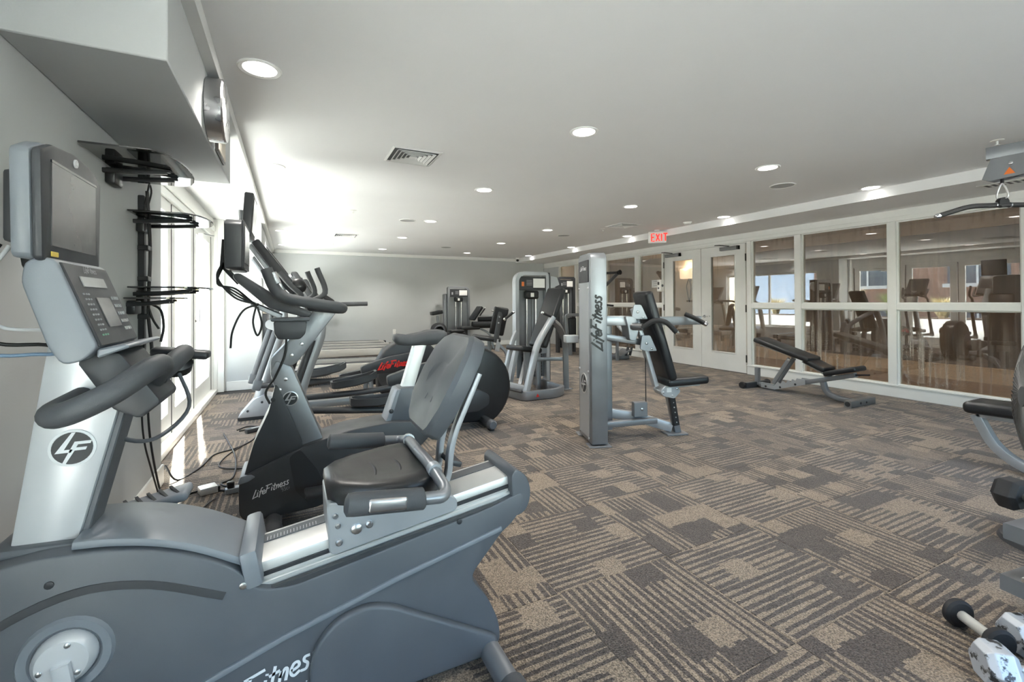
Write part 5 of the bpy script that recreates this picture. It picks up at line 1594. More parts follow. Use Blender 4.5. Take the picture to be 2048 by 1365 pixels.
# ================================================================ hand cycle beside it
L4 = (3.03, 10.12, 0)
K = thing('rowing_ergometer', 'dark wheel ergometer with black seat pad near the far wall outlet', 'exercise machine', L4)
lathe('flywheel_cover', 'charcoal_dark', K, [(0, 0.08), (0.15, 0.075), (0.19, 0.04), (0.19, -0.04), (0.15, -0.075), (0, -0.08)], (0.05, 0, 0.55), (0, 1, 0), 28)
lathe('cover_ring', 'grey_plastic', K, [(0.10, 0.0), (0.11, 0.012), (0.13, 0.012), (0.14, 0.0)], (0.05, -0.078, 0.55), (0, -1, 0), 24)
bar('mast', 'silver_paint', K, [(0.10, 0, 0.08), (0.02, 0, 0.90)], 0.05, 0.04, 0.006, up=(0, 1, 0))
box('monitor', 'vinyl_black', K, (0.0, 0, 0.97), (0.26, 0.20, 0.085), 0.015, 2, r=(0, -10, 0))
box('rail_housing', 'charcoal_dark', K, (0.42, 0, 0.42), (0.55, 0.16, 0.16), 0.03, 2)
box('seat', 'vinyl_black', K, (0.48, 0.02, 0.53), (0.34, 0.26, 0.06), 0.02, 3)
bar('base_bar', 'charcoal_dark', K, [(-0.12, 0, 0.05), (0.66, 0, 0.05)], 0.10, 0.08, 0.01)
bar('foot_bar', 'charcoal_dark', K, [(0.0, -0.22, 0.04), (0.0, 0.22, 0.04)], 0.06, 0.06, 0.01)
bar('pillar', 'charcoal_dark', K, [(0.45, 0, 0.06), (0.45, 0, 0.36)], 0.08, 0.08, 0.01, up=(1, 0, 0))

# ================================================================ pulldown and pec machines along the partition
L5 = (5.85, 9.10, 0)
D = thing('pulldown_machine', 'dark grey weight machine with arched frame behind the lettered tower', 'weight machine', L5)
def z5(x, y, z):
    return (x-L5[0], y-L5[1], z)
stack_tower(D, z5, 5.66, 6.16, 9.10, 1.80, 0.10, 0.06, 'charcoal_plastic', far=True)
bar('arch', 'silver_paint', D, [z5(5.62, 8.72, 0.0), z5(5.70, 8.72, 0.45), z5(5.66, 8.72, 0.90), z5(6.10, 8.72, 0.90), z5(6.06, 8.72, 0.45), z5(6.14, 8.72, 0.0)], 0.07, 0.06, 0.008, rad=0.08, up=(0, 1, 0))
box('back_pad', 'vinyl_black', D, z5(5.87, 8.78, 0.62), (0.20, 0.10, 0.44), 0.03, 3)
box('seat', 'vinyl_black', D, z5(5.70, 8.60, 0.40), (0.40, 0.34, 0.07), 0.025, 3)
bar('seat_post', 'silver_paint', D, [z5(5.70, 8.60, 0.0), z5(5.70, 8.60, 0.37)], 0.07, 0.07, 0.006, up=(1, 0, 0))
bar('link', 'silver_paint', D, [z5(5.70, 8.60, 0.04), z5(5.90, 9.05, 0.04)], 0.06, 0.06, 0.006)

L6 = (6.15, 7.70, 0)
F = thing('overhead_press', 'weight machine with raised black arms standing before the partition glass', 'weight machine', L6)
def z6(x, y, z):
    return (x-L6[0], y-L6[1], z)
bar('upright', 'charcoal_plastic', F, [z6(5.95, 7.75, 0.0), z6(5.95, 7.75, 1.62)], 0.09, 0.10, 0.008, up=(1, 0, 0))
bar('diagonal_arm', 'charcoal_plastic', F, [z6(5.90, 7.60, 1.52), z6(6.28, 7.55, 1.86)], 0.05, 0.06, 0.006)
bar('top_arm', 'charcoal_dark', F, [z6(5.90, 7.60, 1.80), z6(6.22, 7.55, 1.82)], 0.04, 0.05, 0.006)
lathe('pulley', 'black_plastic', F, [(0, 0.02), (0.05, 0.02), (0.05, -0.02), (0, -0.02)], z6(6.22, 7.50, 1.82), (0, 1, 0), 16)
tube('handle', 'rubber_black', F, [z6(5.85, 7.55, 1.14), z6(6.05, 7.50, 1.12)], 0.02, 10)
box('foot_plate', 'silver_paint', F, z6(6.20, 7.42, 0.14), (0.30, 0.28, 0.03), 0.006, 1, r=(0, -25, 0))
bar('foot_frame', 'silver_paint', F, [z6(5.95, 7.70, 0.05), z6(6.18, 7.40, 0.05), z6(6.35, 7.40, 0.05)], 0.07, 0.09, 0.008, rad=0.05)
for dx in (0.0, 0.10):
    bar('foot_stop', 'charcoal_plastic', F, [z6(6.24+dx, 7.34, 0.08), z6(6.30+dx, 7.34, 0.26)], 0.04, 0.04, 0.004, up=(0, 1, 0))
bar('seat_beam', 'silver_paint', F, [z6(5.95, 7.65, 0.35), z6(5.98, 7.30, 0.38)], 0.06, 0.06, 0.006)
box('seat', 'vinyl_black', F, z6(5.98, 7.28, 0.44), (0.28, 0.32, 0.07), 0.025, 3)
bar('seat_leg', 'silver_paint', F, [z6(5.98, 7.30, 0.40), z6(5.98, 7.30, 0.0)], 0.05, 0.05, 0.006, up=(1, 0, 0))

# ================================================================ adjustable bench in front of the partition
L7 = (5.86, 3.55, 0)
A = thing('adjustable_bench', 'black and silver adjustable bench with raised back in front of the partition', 'bench', L7)
def b7(x, y, z):
    return (L7[0]-L7[0]+x, y-L7[1], z)
box('back_pad', 'vinyl_black', A, b7(0, 3.74, 0.572), (0.29, 0.76, 0.065), 0.026, 4, r=(16, 0, 0))
bar('back_rail', 'silver_light', A, [b7(0, 3.38, 0.435), b7(0, 4.06, 0.605)], 0.09, 0.035, 0.006)
box('seat_pad', 'vinyl_black', A, b7(0, 3.325, 0.415), (0.26, 0.27, 0.06), 0.024, 4, r=(22, 0, 0))
bar('seat_rail', 'silver_light', A, [b7(0, 3.50, 0.44), b7(0, 3.20, 0.30)], 0.08, 0.035, 0.006)
box('front_pad', 'vinyl_black', A, b7(0, 3.04, 0.375), (0.25, 0.37, 0.06), 0.024, 4, r=(-17, 0, 0))
mb = bar('main_beam', 'silver_paint', A, [b7(0, 4.10, 0.050), b7(0, 3.87, 0.045), b7(0, 3.46, 0.18), b7(0, 2.92, 0.345)], 0.075, 0.055, 0.006)
for s in (-1, 1):
    lad = prism('ladder_plate', 'silver_light', A, [(y-L7[1], z) for y, z in ((4.05, 0.02), (3.86, 0.02), (3.46, 0.15), (3.46, 0.21), (3.56, 0.215), (3.58, 0.18), (3.62, 0.195), (3.64, 0.155), (3.68, 0.175), (3.70, 0.13), (3.75, 0.155), (3.77, 0.11), (3.82, 0.13), (3.86, 0.07), (4.05, 0.07))], s*0.055-0.004, s*0.055+0.004, 'X')
    for y, z in ((3.98, 0.045), (3.78, 0.065), (3.58, 0.135)):
        bolt(lad, b7(s*0.059, y, z), (s, 0, 0), 0.014, 0.008, 'charcoal_plastic')
    bar('back_strut', 'silver_paint', A, [b7(s*0.045, 3.66, 0.455), b7(s*0.045, 3.88, 0.10)], 0.025, 0.05, 0.004)
    bolt(A, b7(s*0.058, 3.66, 0.44), (s, 0, 0), 0.018, 0.01)
    bolt(A, b7(s*0.055, 3.22, 0.30), (s, 0, 0), 0.020, 0.012)
bar('stand_handle', 'silver_paint', A, [b7(0, 4.14, 0.04), b7(0, 4.14, 0.275)], 0.055, 0.055, 0.005, up=(1, 0, 0))
rb = bar('rear_bar', 'charcoal_plastic', A, [b7(-0.24, 4.16, 0.045), b7(0.24, 4.16, 0.045)], 0.06, 0.07, 0.008)
for s in (-1, 1):
    lathe('wheel', 'rubber_black', rb, [(0, 0.02), (0.04, 0.02), (0.045, 0.01), (0.045, -0.01), (0.04, -0.02), (0, -0.02)], b7(s*0.265, 4.18, 0.046), (1, 0, 0), 18)
bar('curved_leg', 'silver_paint', A, [b7(0, 3.28, 0.225), b7(0, 3.24, 0.08), b7(0, 3.10, 0.04), b7(0, 2.90, 0.04)], 0.06, 0.055, 0.006, rad=0.12, up=(0, 1, 0))
fb = bar('front_bar', 'closer_grey', A, [b7(-0.25, 2.88, 0.042), b7(0.25, 2.88, 0.042)], 0.075, 0.075, 0.006)
for x in (-0.06, 0.06):
    bolt(fb, b7(x, 2.842, 0.042), (0, -1, 0), 0.014, 0.008, 'charcoal_dark')
tube('adjust_pin', 'rubber_black', A, [b7(0, 2.94, 0.34), b7(0, 2.78, 0.365)], 0.010, 8)
bolt(fb, b7(-0.252, 2.88, 0.042), (-1, 0, 0), 0.028, 0.002, 'charcoal_dark', 'tube_mouth')

# ================================================================ pulldown multi-gym at the right edge
L8 = (4.55, 1.10, 0)
M8 = thing('lat_pulldown', 'silver pulldown machine with black lat bar and low black seat at right edge', 'weight machine', L8)
def r8(x, y, z):
    return (x-L8[0], y-L8[1], z)
bar('top_beam', 'silver_paint', M8, [r8(4.40, 1.36, 2.235), r8(4.62, 0.35, 2.235)], 0.06, 0.085, 0.004)
pl = prism('pulley_plate', 'silver_paint', M8, [(y-L8[1], z) for y, z in ((1.335, 2.195), (1.38, 2.06), (1.34, 2.04), (1.10, 2.055), (1.05, 2.10), (1.02, 2.195))], 4.385-L8[0], 4.40-L8[0], 'X', 0.002, 1)
pl2 = prism('pulley_plate', 'silver_paint', M8, [(y-L8[1], z) for y, z in ((1.335, 2.195), (1.38, 2.06), (1.34, 2.04), (1.10, 2.055), (1.05, 2.10), (1.02, 2.195))], 4.45-L8[0], 4.465-L8[0], 'X', 0.002, 1)
prism('warning_label', 'print_orange', pl, [(1.27-L8[1], 2.068), (1.215-L8[1], 2.068), (1.2425-L8[1], 2.115)], 4.383-L8[0], 4.3845-L8[0], 'X')
bolt(pl, r8(4.384, 1.235, 2.14), (-1, 0, 0), 0.012, 0.008)
lathe('pulley', 'black_plastic', M8, [(0, 0.02), (0.05, 0.022), (0.05, -0.022), (0, -0.02)], r8(4.425, 1.24, 2.10), (1, 0, 0), 20)
tube('cable', 'rubber_black', M8, [r8(4.425, 1.29, 2.10), r8(4.425, 1.29, 2.02)], 0.010, 10)
tube('carabiner', 'steel', M8, [r8(4.425, 1.29, 2.02), r8(4.425, 1.275, 1.99), r8(4.425, 1.262, 1.94), r8(4.425, 1.268, 1.915), r8(4.425, 1.29, 1.905), r8(4.425, 1.312, 1.915), r8(4.425, 1.318, 1.94), r8(4.425, 1.305, 1.99), r8(4.425, 1.29, 2.02)], 0.006, 8, 4)
lathe('bar_swivel', 'black_plastic', M8, [(0, 0.015), (0.035, 0.015), (0.035, -0.015), (0, -0.015)], r8(4.425, 1.29, 1.885), (0.5, 1, 0), 16)
lb = tube('lat_bar', 'rubber_black', M8, [r8(4.07, 1.505, 1.80), r8(4.245, 1.40, 1.865), r8(4.425, 1.29, 1.868), r8(4.605, 1.18, 1.865), r8(4.78, 1.075, 1.80)], 0.017, 14, rad=0.06)
for a, b in (((4.07, 1.505, 1.80), (-1, 0.6, -0.4)), ((4.78, 1.075, 1.80), (1, -0.6, -0.4))):
    lathe('end_cap', 'chrome', lb, [(0, 0.022), (0.014, 0.018), (0.019, 0.004), (0.019, -0.008), (0, -0.008)], r8(*a), b, 14)
for x, y in ((4.385, 1.314), (4.465, 1.266)):
    lathe('ring', 'steel', lb, [(0.017, 0.004), (0.019, 0.004), (0.019, -0.004), (0.017, -0.004)], r8(x, y, 1.868), (1, -0.6, 0), 14)
box('seat', 'vinyl_black', M8, r8(4.55, 1.08, 0.44), (0.30, 0.86, 0.085), 0.032, 4, r=(-1.5, 0, 0))
bar('seat_rail', 'silver_light', M8, [r8(4.50, 1.45, 0.385), r8(4.50, 0.45, 0.37)], 0.07, 0.05, 0.006)
bar('curved_leg', 'silver_light', M8, [r8(4.50, 1.46, 0.375), r8(4.50, 1.36, 0.15), r8(4.50, 1.20, 0.045), r8(4.50, 0.55, 0.045)], 0.07, 0.06, 0.006, rad=0.16, up=(0, 1, 0.3))
bar('mast', 'silver_paint', M8, [r8(4.62, 0.42, 0.03), r8(4.62, 0.42, 2.20)], 0.09, 0.09, 0.008, up=(1, 0, 0))
bar('base_bar', 'silver_paint', M8, [r8(4.25, 0.42, 0.04), r8(4.95, 0.42, 0.04)], 0.08, 0.08, 0.008)
# foot-hold with rollers beyond the seat
tube('knee_roller', 'vinyl_black', M8, [r8(4.30, 0.92, 0.62), r8(4.80, 0.92, 0.62)], 0.055, 16)
bar('knee_post', 'silver_light', M8, [r8(4.55, 0.92, 0.39), r8(4.55, 0.92, 0.62)], 0.05, 0.05, 0.006, up=(1, 0, 0))

# ================================================================ floor fan at the right edge
L9 = (3.36, 0.80, 0)
FN = thing('pedestal_fan', 'grey wire guard of a pedestal fan cut by the right edge', 'fan', L9)
ax = Vector((-0.5, 0.87, 0.05)).normalized()
cc = (0.0, 0.0, 0.72)
lathe('drum', 'grey_plastic', FN, [(0.305, -0.07), (0.315, -0.07), (0.318, 0.07), (0.308, 0.07)], cc, ax, 40)
qd = Vector((0, 0, 1)).rotation_difference(ax).to_matrix()
for side in (-1, 1):
    bm = bmesh.new()
    for k in range(56):
        a = 2*math.pi*k/56
        p0 = Vector((0.05*math.cos(a), 0.05*math.sin(a), side*0.115))
        p1 = Vector((0.20*math.cos(a+0.18), 0.20*math.sin(a+0.18), side*0.105))
        p2 = Vector((0.31*math.cos(a+0.30), 0.31*math.sin(a+0.30), side*0.068))
        sweep(bm, [p0, p1, p2], circle(0.0022, 4))
    xf(bm, qd, cc)
    g = finish('guard_wires', bm, 'closer_grey', FN)
    g['kind'] = 'stuff'
    lathe('hub_cap', 'grey_plastic', FN, [(0, 0.125), (0.05, 0.12), (0.055, 0.105), (0, 0.105)], cc, ax*side, 20)
for k in range(3):
    a = 2*math.pi*k/3
    pts = []
    for r_, w_, zz in ((0.04, 0.03, 0.0), (0.16, 0.08, 0.02), (0.28, 0.09, 0.01)):
        pts.append((r_, w_, zz))
    ring = []
    for r_, w_, zz in pts:
        d = Vector((math.cos(a), math.sin(a), 0)); s = Vector((-math.sin(a), math.cos(a), 0))
        ring.append([d*r_-s*w_+Vector((0, 0, zz-0.03)), d*r_+s*w_+Vector((0, 0, zz+0.03)), d*r_+s*w_+Vector((0, 0, zz+0.035)), d*r_-s*w_+Vector((0, 0, zz-0.025))])
    ring = [[tuple(qd @ v + Vector(cc)) for v in rr] for rr in ring]
    loft('fan_blade', 'grey_plastic', FN, ring)
lathe('motor', 'charcoal_plastic', FN, [(0, 0.07), (0.06, 0.06), (0.07, 0.0), (0.06, -0.06), (0, -0.07)], cc, ax, 20)
tube('stand', 'charcoal_plastic', FN, [(0, 0, 0.03), (0, 0, 0.42)], 0.022, 12)
lathe('base', 'charcoal_plastic', FN, [(0, 0.05), (0.05, 0.045), (0.20, 0.02), (0.21, 0.0), (0, 0.0)], (0, 0, 0), (0, 0, 1), 28)
lathe('yoke', 'charcoal_plastic', FN, [(0.318, 0.02), (0.33, 0.02), (0.33, -0.02), (0.318, -0.02)], cc, ax, 40)

# ================================================================ dumbbell rack and dumbbells
L10 = (2.59, 0.44, 0)
RK = thing('dumbbell_rack', 'grey two tier dumbbell rack cut by the right edge', 'rack', L10, math.radians(-8))
def rail(z, y, nm):
    r = bar(nm, 'silver_paint', RK, [(-0.36, y, z), (0.60, y, z)], 0.10, 0.055, 0.004)
    return r
ur = rail(0.400, 0.13, 'upper_rail')
lathe('rail_bolt', 'steel', ur, [(0, 0.010), (0.014, 0.008), (0.018, 0.0), (0, 0)], (-0.29, 0.082, 0.40), (0, -1, 0), 14)
lr = rail(0.215, 0.14, 'lower_rail')
for x in (-0.05, 0.52):
    bar('rack_leg', 'silver_paint', RK, [(x, 0.16, 0.0), (x, 0.16, 0.40)], 0.05, 0.06, 0.005, up=(1, 0, 0))

def hexbell(name, label, loc, rz, r, hl, gl, m, grip='steel', hz=None, tilt=0.0):
    t = thing(name, label, 'dumbbell', loc, rz, 'dumbbells at the right edge')
    z = hz if hz is not None else r*math.cos(math.pi/6)
    for s in (-1, 1):
        bm = bmesh.new()
        sec = lambda rr, x: [(x, rr*math.cos(math.pi/3*k), z+rr*math.sin(math.pi/3*k)) for k in range(6)]
        rings = [sec(r*0.78, s*(gl/2)), sec(r, s*(gl/2+hl*0.22)), sec(r, s*(gl/2+hl*0.78)), sec(r*0.78, s*(gl/2+hl))]
        bm.free()
        loft('hex_head', m, t, rings, smooth=0, bev=0.0025)
    tube('grip', grip, t, [(-gl/2-0.01, 0, z), (-gl/4, 0, z), (0, 0, z), (gl/4, 0, z), (gl/2+0.01, 0, z)], 0.017, 14, scales=[0.85, 1, 1.12, 1, 0.85])
    return t
hexbell('dumbbell', 'worn silver hex dumbbell lying on the carpet nearest the corner', (2.075, 0.545, 0.0), math.radians(-42), 0.068, 0.085, 0.115, 'iron_chipped')
hexbell('dumbbell', 'worn silver hex dumbbell lying behind the nearest one', (2.35, 0.575, 0.0), math.radians(-30), 0.066, 0.085, 0.115, 'iron_chipped')
hexbell('dumbbell', 'black hex dumbbell resting on the upper tier of the rack', (2.43, 0.61, 0.428), math.radians(78), 0.062, 0.075, 0.11, 'rubber_black')
t = thing('round_dumbbell', 'small dumbbell with round black heads standing behind the silver hex one', 'dumbbell', (2.19, 0.715, 0.0), math.radians(60), 'dumbbells at the right edge')
for s in (-1, 1):
    lathe('round_head', 'rubber_black', t, [(0, 0.016), (0.042, 0.016), (0.050, 0.008), (0.050, -0.008), (0.042, -0.016), (0, -0.016)], (s*0.075, 0, 0.0505), (1, 0, 0), 28)
tube('grip', 'tread_beige', t, [(-0.07, 0, 0.0505), (0.07, 0, 0.0505)], 0.018, 14)
t = thing('threaded_bar', 'short chrome threaded bar lying on the lower tier of the rack', 'bar', (2.33, 0.60, 0.243), math.radians(-8))
bm = bmesh.new()
sweep(bm, [(-0.09+0.003*k, 0, 0.0135) for k in range(61)], circle(0.0115, 10), scales=[1.0 if k % 2 else 0.78 for k in range(61)])
finish('thread', bm, 'chrome', t)
lathe('collar', 'rubber_black', t, [(0, 0.012), (0.0135, 0.012), (0.0135, -0.012), (0, -0.012)], (0.05, 0, 0.0135), (1, 0, 0), 16)

# ================================================================ wall fittings on the left
# shelves on a cable spine
def glass_shelf(name, label, z, y0, y1, depth, arms, two=True):
    t = thing(name, label, 'shelf', (XL, (y0+y1)/2, z), 0, 'black glass wall shelves')
    w = (y1-y0)/2
    poly = [(0.012, -w), (depth*0.72, -w)] + [(depth*0.72+depth*0.28*math.sin(math.radians(a)), -w*math.cos(math.radians(a))) for a in range(10, 180, 17)] + [(depth*0.72, w), (0.012, w)]
    prism('glass_plate', 'pane_shelf', t, poly, 0.0, 0.009, 'Z', 0.002, 1)
    for s in arms:
        a = bar('bracket_arm', 'black_plastic', t, [(0.0, s, -0.03), (depth*0.35, s, -0.024), (depth*0.72, s, -0.012)], 0.022, 0.022, 0.004)
        box('arm_clip', 'black_plastic', a, (depth*0.72, s, -0.008), (0.03, 0.026, 0.014), 0.003, 1)
    box('wall_bracket', 'black_plastic', t, (0.02, (arms[0]+arms[-1])/2, -0.045), (0.04, 0.12, 0.075), 0.008, 2)
    return t
glass_shelf('wall_shelf', 'large dark glass wall shelf highest, behind the nearest television', 1.88, 2.42, 3.10, 0.34, (-0.02, 0.14))
glass_shelf('wall_shelf', 'dark glass wall shelf above the cable spine', 1.715, 3.04, 3.56, 0.36, (-0.10, 0.10))
glass_shelf('wall_shelf', 'clear edged glass wall shelf at the middle of the cable spine', 1.305, 3.04, 3.56, 0.36, (-0.10, 0.10))
glass_shelf('wall_shelf', 'small narrow black wall shelf just under the middle glass shelf', 1.245, 2.98, 3.28, 0.26, (-0.05, 0.05))
t = thing('cable_spine', 'vertical black cable channel on the wall between the shelves', 'cable channel', (XL, 3.30, 0.93))
box2('channel', 'black_plastic', t, (0.0, -0.022, 0.0), (0.03, 0.022, 0.92), 0.004, 1)
for z in (0.42, 0.60, 0.20):
    box2('clip', 'black_plastic', t, (0.0, -0.03, z), (0.05, 0.05, z+0.03), 0.004, 1)
for k, y in enumerate((0.005, 0.018, 0.030)):
    tube('cable', 'print_black', t, [(0.035, y, 0.95), (0.045, y+0.02, 0.60), (0.04, y, 0.25), (0.05, y+0.03, 0.0), (0.04, y-0.02, -0.14)], 0.006, 8, 5)
tube('cable_loop', 'print_black', t, [(0.03, -0.01, 0.86), (0.05, -0.03, 0.95), (0.05, 0.0, 0.99), (0.05, 0.04, 0.95), (0.035, 0.03, 0.86)], 0.005, 8, 5)
tube('hanging_cable', 'print_black', t, [(0.05, 0.02, 0.29), (0.09, 0.06, 0.25), (0.10, 0.08, 0.15), (0.09, 0.06, 0.06)], 0.007, 8, 5)
tube('hanging_cable', 'print_black', t, [(0.04, 0.0, 0.29), (0.06, 0.02, 0.20), (0.09, 0.02, 0.14)], 0.006, 8, 5)
# leads down to the floor
c1 = tube('floor_lead', 'print_black', None, [(XL+0.03, 3.32, 0.92), (XL+0.03, 3.36, 0.55), (XL+0.035, 3.42, 0.32), (XL+0.05, 3.52, 0.06), (XL+0.07, 3.55, 0.008), (XL+0.06, 3.30, 0.006)], 0.006, 8, 6)
tag(c1, 'black lead hanging from the cable spine down the wall to the carpet', 'cable')
c2 = tube('floor_lead', 'print_black', None, [(XL+0.03, 3.25, 0.90), (XL+0.028, 3.24, 0.60), (XL+0.03, 3.28, 0.42), (XL+0.035, 3.38, 0.25), (XL+0.05, 3.50, 0.03), (XL+0.07, 3.46, 0.006), (XL+0.10, 3.25, 0.006)], 0.005, 8, 6)
tag(c2, 'thinner black lead hanging beside the baseboard corner', 'cable')

# clock on the bulkhead and a small plate behind it
t = thing('wall_clock', 'round steel rimmed clock on the side of the bulkhead', 'clock', (XCR, 2.70, 2.195))
lathe('case', 'steel', t, [(0.150, 0.0), (0.155, 0.004), (0.155, 0.070), (0.148, 0.078), (0.138, 0.074), (0.0, 0.066)], (0, 0, 0), (1, 0, 0), 40)
lathe('dial', 'sign_white', t, [(0, 0.070), (0.137, 0.070), (0.137, 0.066), (0, 0.066)], (0, 0, 0), (1, 0, 0), 40)
for k in range(12):
    a = math.pi*k/6
    box('hour_mark', 'print_black', t, (0.0715, 0.115*math.sin(a), 0.115*math.cos(a)), (0.001, 0.008, 0.020), 0, 1, r=(-math.degrees(a), 0, 0))
box('hand', 'print_black', t, (0.0725, 0.025, 0.035), (0.001, 0.006, 0.09), 0, 1, r=(-35, 0, 0))
box('hand', 'print_black', t, (0.0730, -0.03, 0.015), (0.001, 0.008, 0.065), 0, 1, r=(60, 0, 0))
t = thing('wall_plaque', 'thin framed plaque on the bulkhead behind the clock', 'plaque', (XCR, 3.08, 2.20))
box('frame', 'bronze_dark', t, (0.008, 0, 0), (0.016, 0.30, 0.28), 0.003, 1)
box('face', 'cream_wall', t, (0.0165, 0, 0), (0.003, 0.27, 0.25), 0, 1)

# outlets
def outlet(label, loc, rz):
    t = thing('wall_outlet', label, 'outlet', loc, rz, 'wall outlets')
    box('cover_plate', 'sign_white', t, (0, -0.004, 0), (0.075, 0.008, 0.12), 0.004, 2)
    for z in (-0.028, 0.028):
        s = box('socket', 'trim_white', t, (0, -0.009, z), (0.034, 0.004, 0.030), 0.004, 2)
        for dx in (-0.007, 0.007):
            box('slot', 'print_black', s, (dx, -0.0112, z+0.003), (0.002, 0.001, 0.009))
outlet('white wall outlet on the far wall above the bike saddle', (2.36, YF, 0.47), 0)
outlet('white outlet low on the corridor wall behind the glass', (9.0, 3.3, 0.90), math.radians(-90))

# dispenser beside the double door
t = thing('hand_dispenser', 'white wall dispenser with dark window beside the double door', 'dispenser', (XR-0.004, 6.81, 1.52))
box('body', 'sign_white', t, (-0.055, 0, 0), (0.11, 0.11, 0.24), 0.02, 3)
box('window', 'print_black', t, (-0.111, 0.0, 0.045), (0.003, 0.05, 0.06), 0.001, 1)
lathe('button', 'charcoal_dark', t, [(0, 0.006), (0.018, 0.005), (0.02, 0.0), (0, 0.0)], (-0.11, 0, -0.05), (-1, 0, 0), 16)
lathe('side_knob', 'grey_plastic', t, [(0, 0.006), (0.025, 0.005), (0.028, 0.0), (0, 0.0)], (-0.06, -0.055, 0.0), (0, -1, 0), 16)
t = thing('door_notice', 'small white notice on the glass left of the dispenser', 'notice', (XR+0.048, 7.05, 1.57))
box('sheet', 'sign_white', t, (0, 0, 0), (0.002, 0.24, 0.16))
for k in range(3):
    box('text_line', 'print_grey', t, (-0.0015, 0, -0.04+k*0.04), (0.001, 0.17, 0.008))

# sconce in the corridor
t = thing('wall_sconce', 'lit wall lamp with square shade and curled bracket behind the glass door', 'lamp', (9.40, 8.50, 1.80))
box('shade', 'shade_glow', t, (-0.10, 0, 0.12), (0.16, 0.40, 0.26), 0.01, 2)
tube('bracket', 'bronze_dark', t, [(-0.06, 0.0, 0.0), (-0.07, 0.07, -0.20), (-0.06, 0.05, -0.40), (-0.05, 0.0, -0.62)], 0.014, 10, 6)
tube('bracket', 'bronze_dark', t, [(-0.06, 0.0, 0.0), (-0.07, -0.07, -0.20), (-0.06, -0.05, -0.40), (-0.05, 0.0, -0.62)], 0.014, 10, 6)
box('back_plate', 'bronze_dark', t, (-0.008, 0, 0.02), (0.016, 0.06, 0.20), 0.004, 1)
ld = bpy.data.lights.new('sconce_lamp', 'POINT')
ld.energy = 12
ld.color = (1.0, 0.82, 0.58)
ld.shadow_soft_size = 0.08
lo = bpy.data.objects.new('sconce_lamp', ld)
lo.location = (-0.16, 0, 0.28)
lo.parent = t
COL.objects.link(lo)

# ================================================================ leads and power on the carpet
def lead(pts, r, label, m='print_black', name='power_lead'):
    o = tube(name, m, None, [(x, y, max(z, r)) for x, y, z in pts], r, 8, 6)
    return tag(o, label, 'cable', 'leads on the carpet')
lead([(-0.78, 3.86, 0.1), (-0.70, 3.80, 0.006), (-0.60, 4.02, 0.006), (-0.55, 4.30, 0.006), (-0.42, 4.40, 0.006), (-0.30, 4.62, 0.006), (-0.26, 5.05, 0.006)], 0.006, 'black lead crossing the carpet from the door threshold to the elliptical')
lead([(-0.56, 4.95, 0.006), (-0.40, 4.20, 0.006), (-0.36, 3.70, 0.006), (-0.42, 3.58, 0.006), (-0.30, 3.45, 0.006), (-0.16, 3.40, 0.006)], 0.006, 'black lead curling behind the upright bike')
lead([(-0.33, 4.55, 0.006), (-0.45, 4.25, 0.006), (-0.48, 3.98, 0.006), (-0.36, 3.86, 0.006), (-0.20, 3.84, 0.006)], 0.005, 'dark lead making a wide loop beside the upright bike')
lead([(-0.70, 3.22, 0.006), (-0.64, 3.42, 0.006), (-0.52, 3.52, 0.006), (-0.38, 3.44, 0.006), (-0.28, 3.38, 0.006)], 0.006, 'black lead from the wall to the power strip')
lead([(-0.52, 2.95, 0.006), (-0.50, 3.10, 0.006), (-0.46, 3.24, 0.006), (-0.42, 3.34, 0.006)], 0.004, 'thin lead lying across the sunlit carpet patch')
lead([(-0.36, 2.62, 0.006), (-0.24, 2.70, 0.008), (-0.14, 2.62, 0.012), (-0.22, 2.54, 0.012), (-0.33, 2.58, 0.010), (-0.26, 2.68, 0.014), (-0.10, 2.56, 0.008), (0.00, 2.52, 0.006)], 0.006, 'tangled black lead bunched in front of the upright bike')
lead([(-0.22, 2.60, 0.006), (-0.17, 2.72, 0.01), (-0.14, 2.86, 0.03), (-0.10, 2.92, 0.09)], 0.006, 'grey lead rising into the underside of the upright bike', 'steel')
lead([(-0.44, 4.98, 0.006), (-0.35, 5.0, 0.01), (-0.28, 5.06, 0.006), (-0.38, 5.10, 0.012), (-0.46, 5.02, 0.006)], 0.007, 'short coiled lead in front of the elliptical nose')
t = thing('power_adapter', 'small square steel power adapter on the carpet', 'adapter', (-0.48, 3.47, 0), math.radians(20))
box('body', 'brushed_alu', t, (0, 0, 0.024), (0.095, 0.085, 0.044), 0.005, 2)
box('plug_end', 'black_plastic', t, (0.055, 0, 0.02), (0.02, 0.05, 0.03), 0.004, 1)
t = thing('power_strip', 'grey green power strip beside the upright bike', 'power strip', (-0.25, 3.42, 0), math.radians(12))
box('body', 'grey_plastic_light', t, (0, 0, 0.018), (0.26, 0.055, 0.034), 0.006, 2)
for k in range(4):
    lathe('socket', 'charcoal_dark', t, [(0, 0.002), (0.016, 0.002), (0.016, 0), (0, 0)], (-0.09+0.06*k, 0, 0.035), (0, 0, 1), 14)
pg = box('plug', 'black_plastic', t, (-0.10, 0, 0.055), (0.04, 0.035, 0.04), 0.006, 1)
box('plug', 'black_plastic', t, (-0.02, 0, 0.055), (0.035, 0.035, 0.04), 0.006, 1)
t = thing('power_brick', 'black power brick lying in front of the elliptical nose', 'adapter', (-0.30, 4.92, 0), math.radians(25))
box('body', 'charcoal_dark', t, (0, 0, 0.02), (0.17, 0.07, 0.038), 0.006, 2)
box('label_plate', 'print_grey', t, (0, 0, 0.0395), (0.08, 0.04, 0.001))

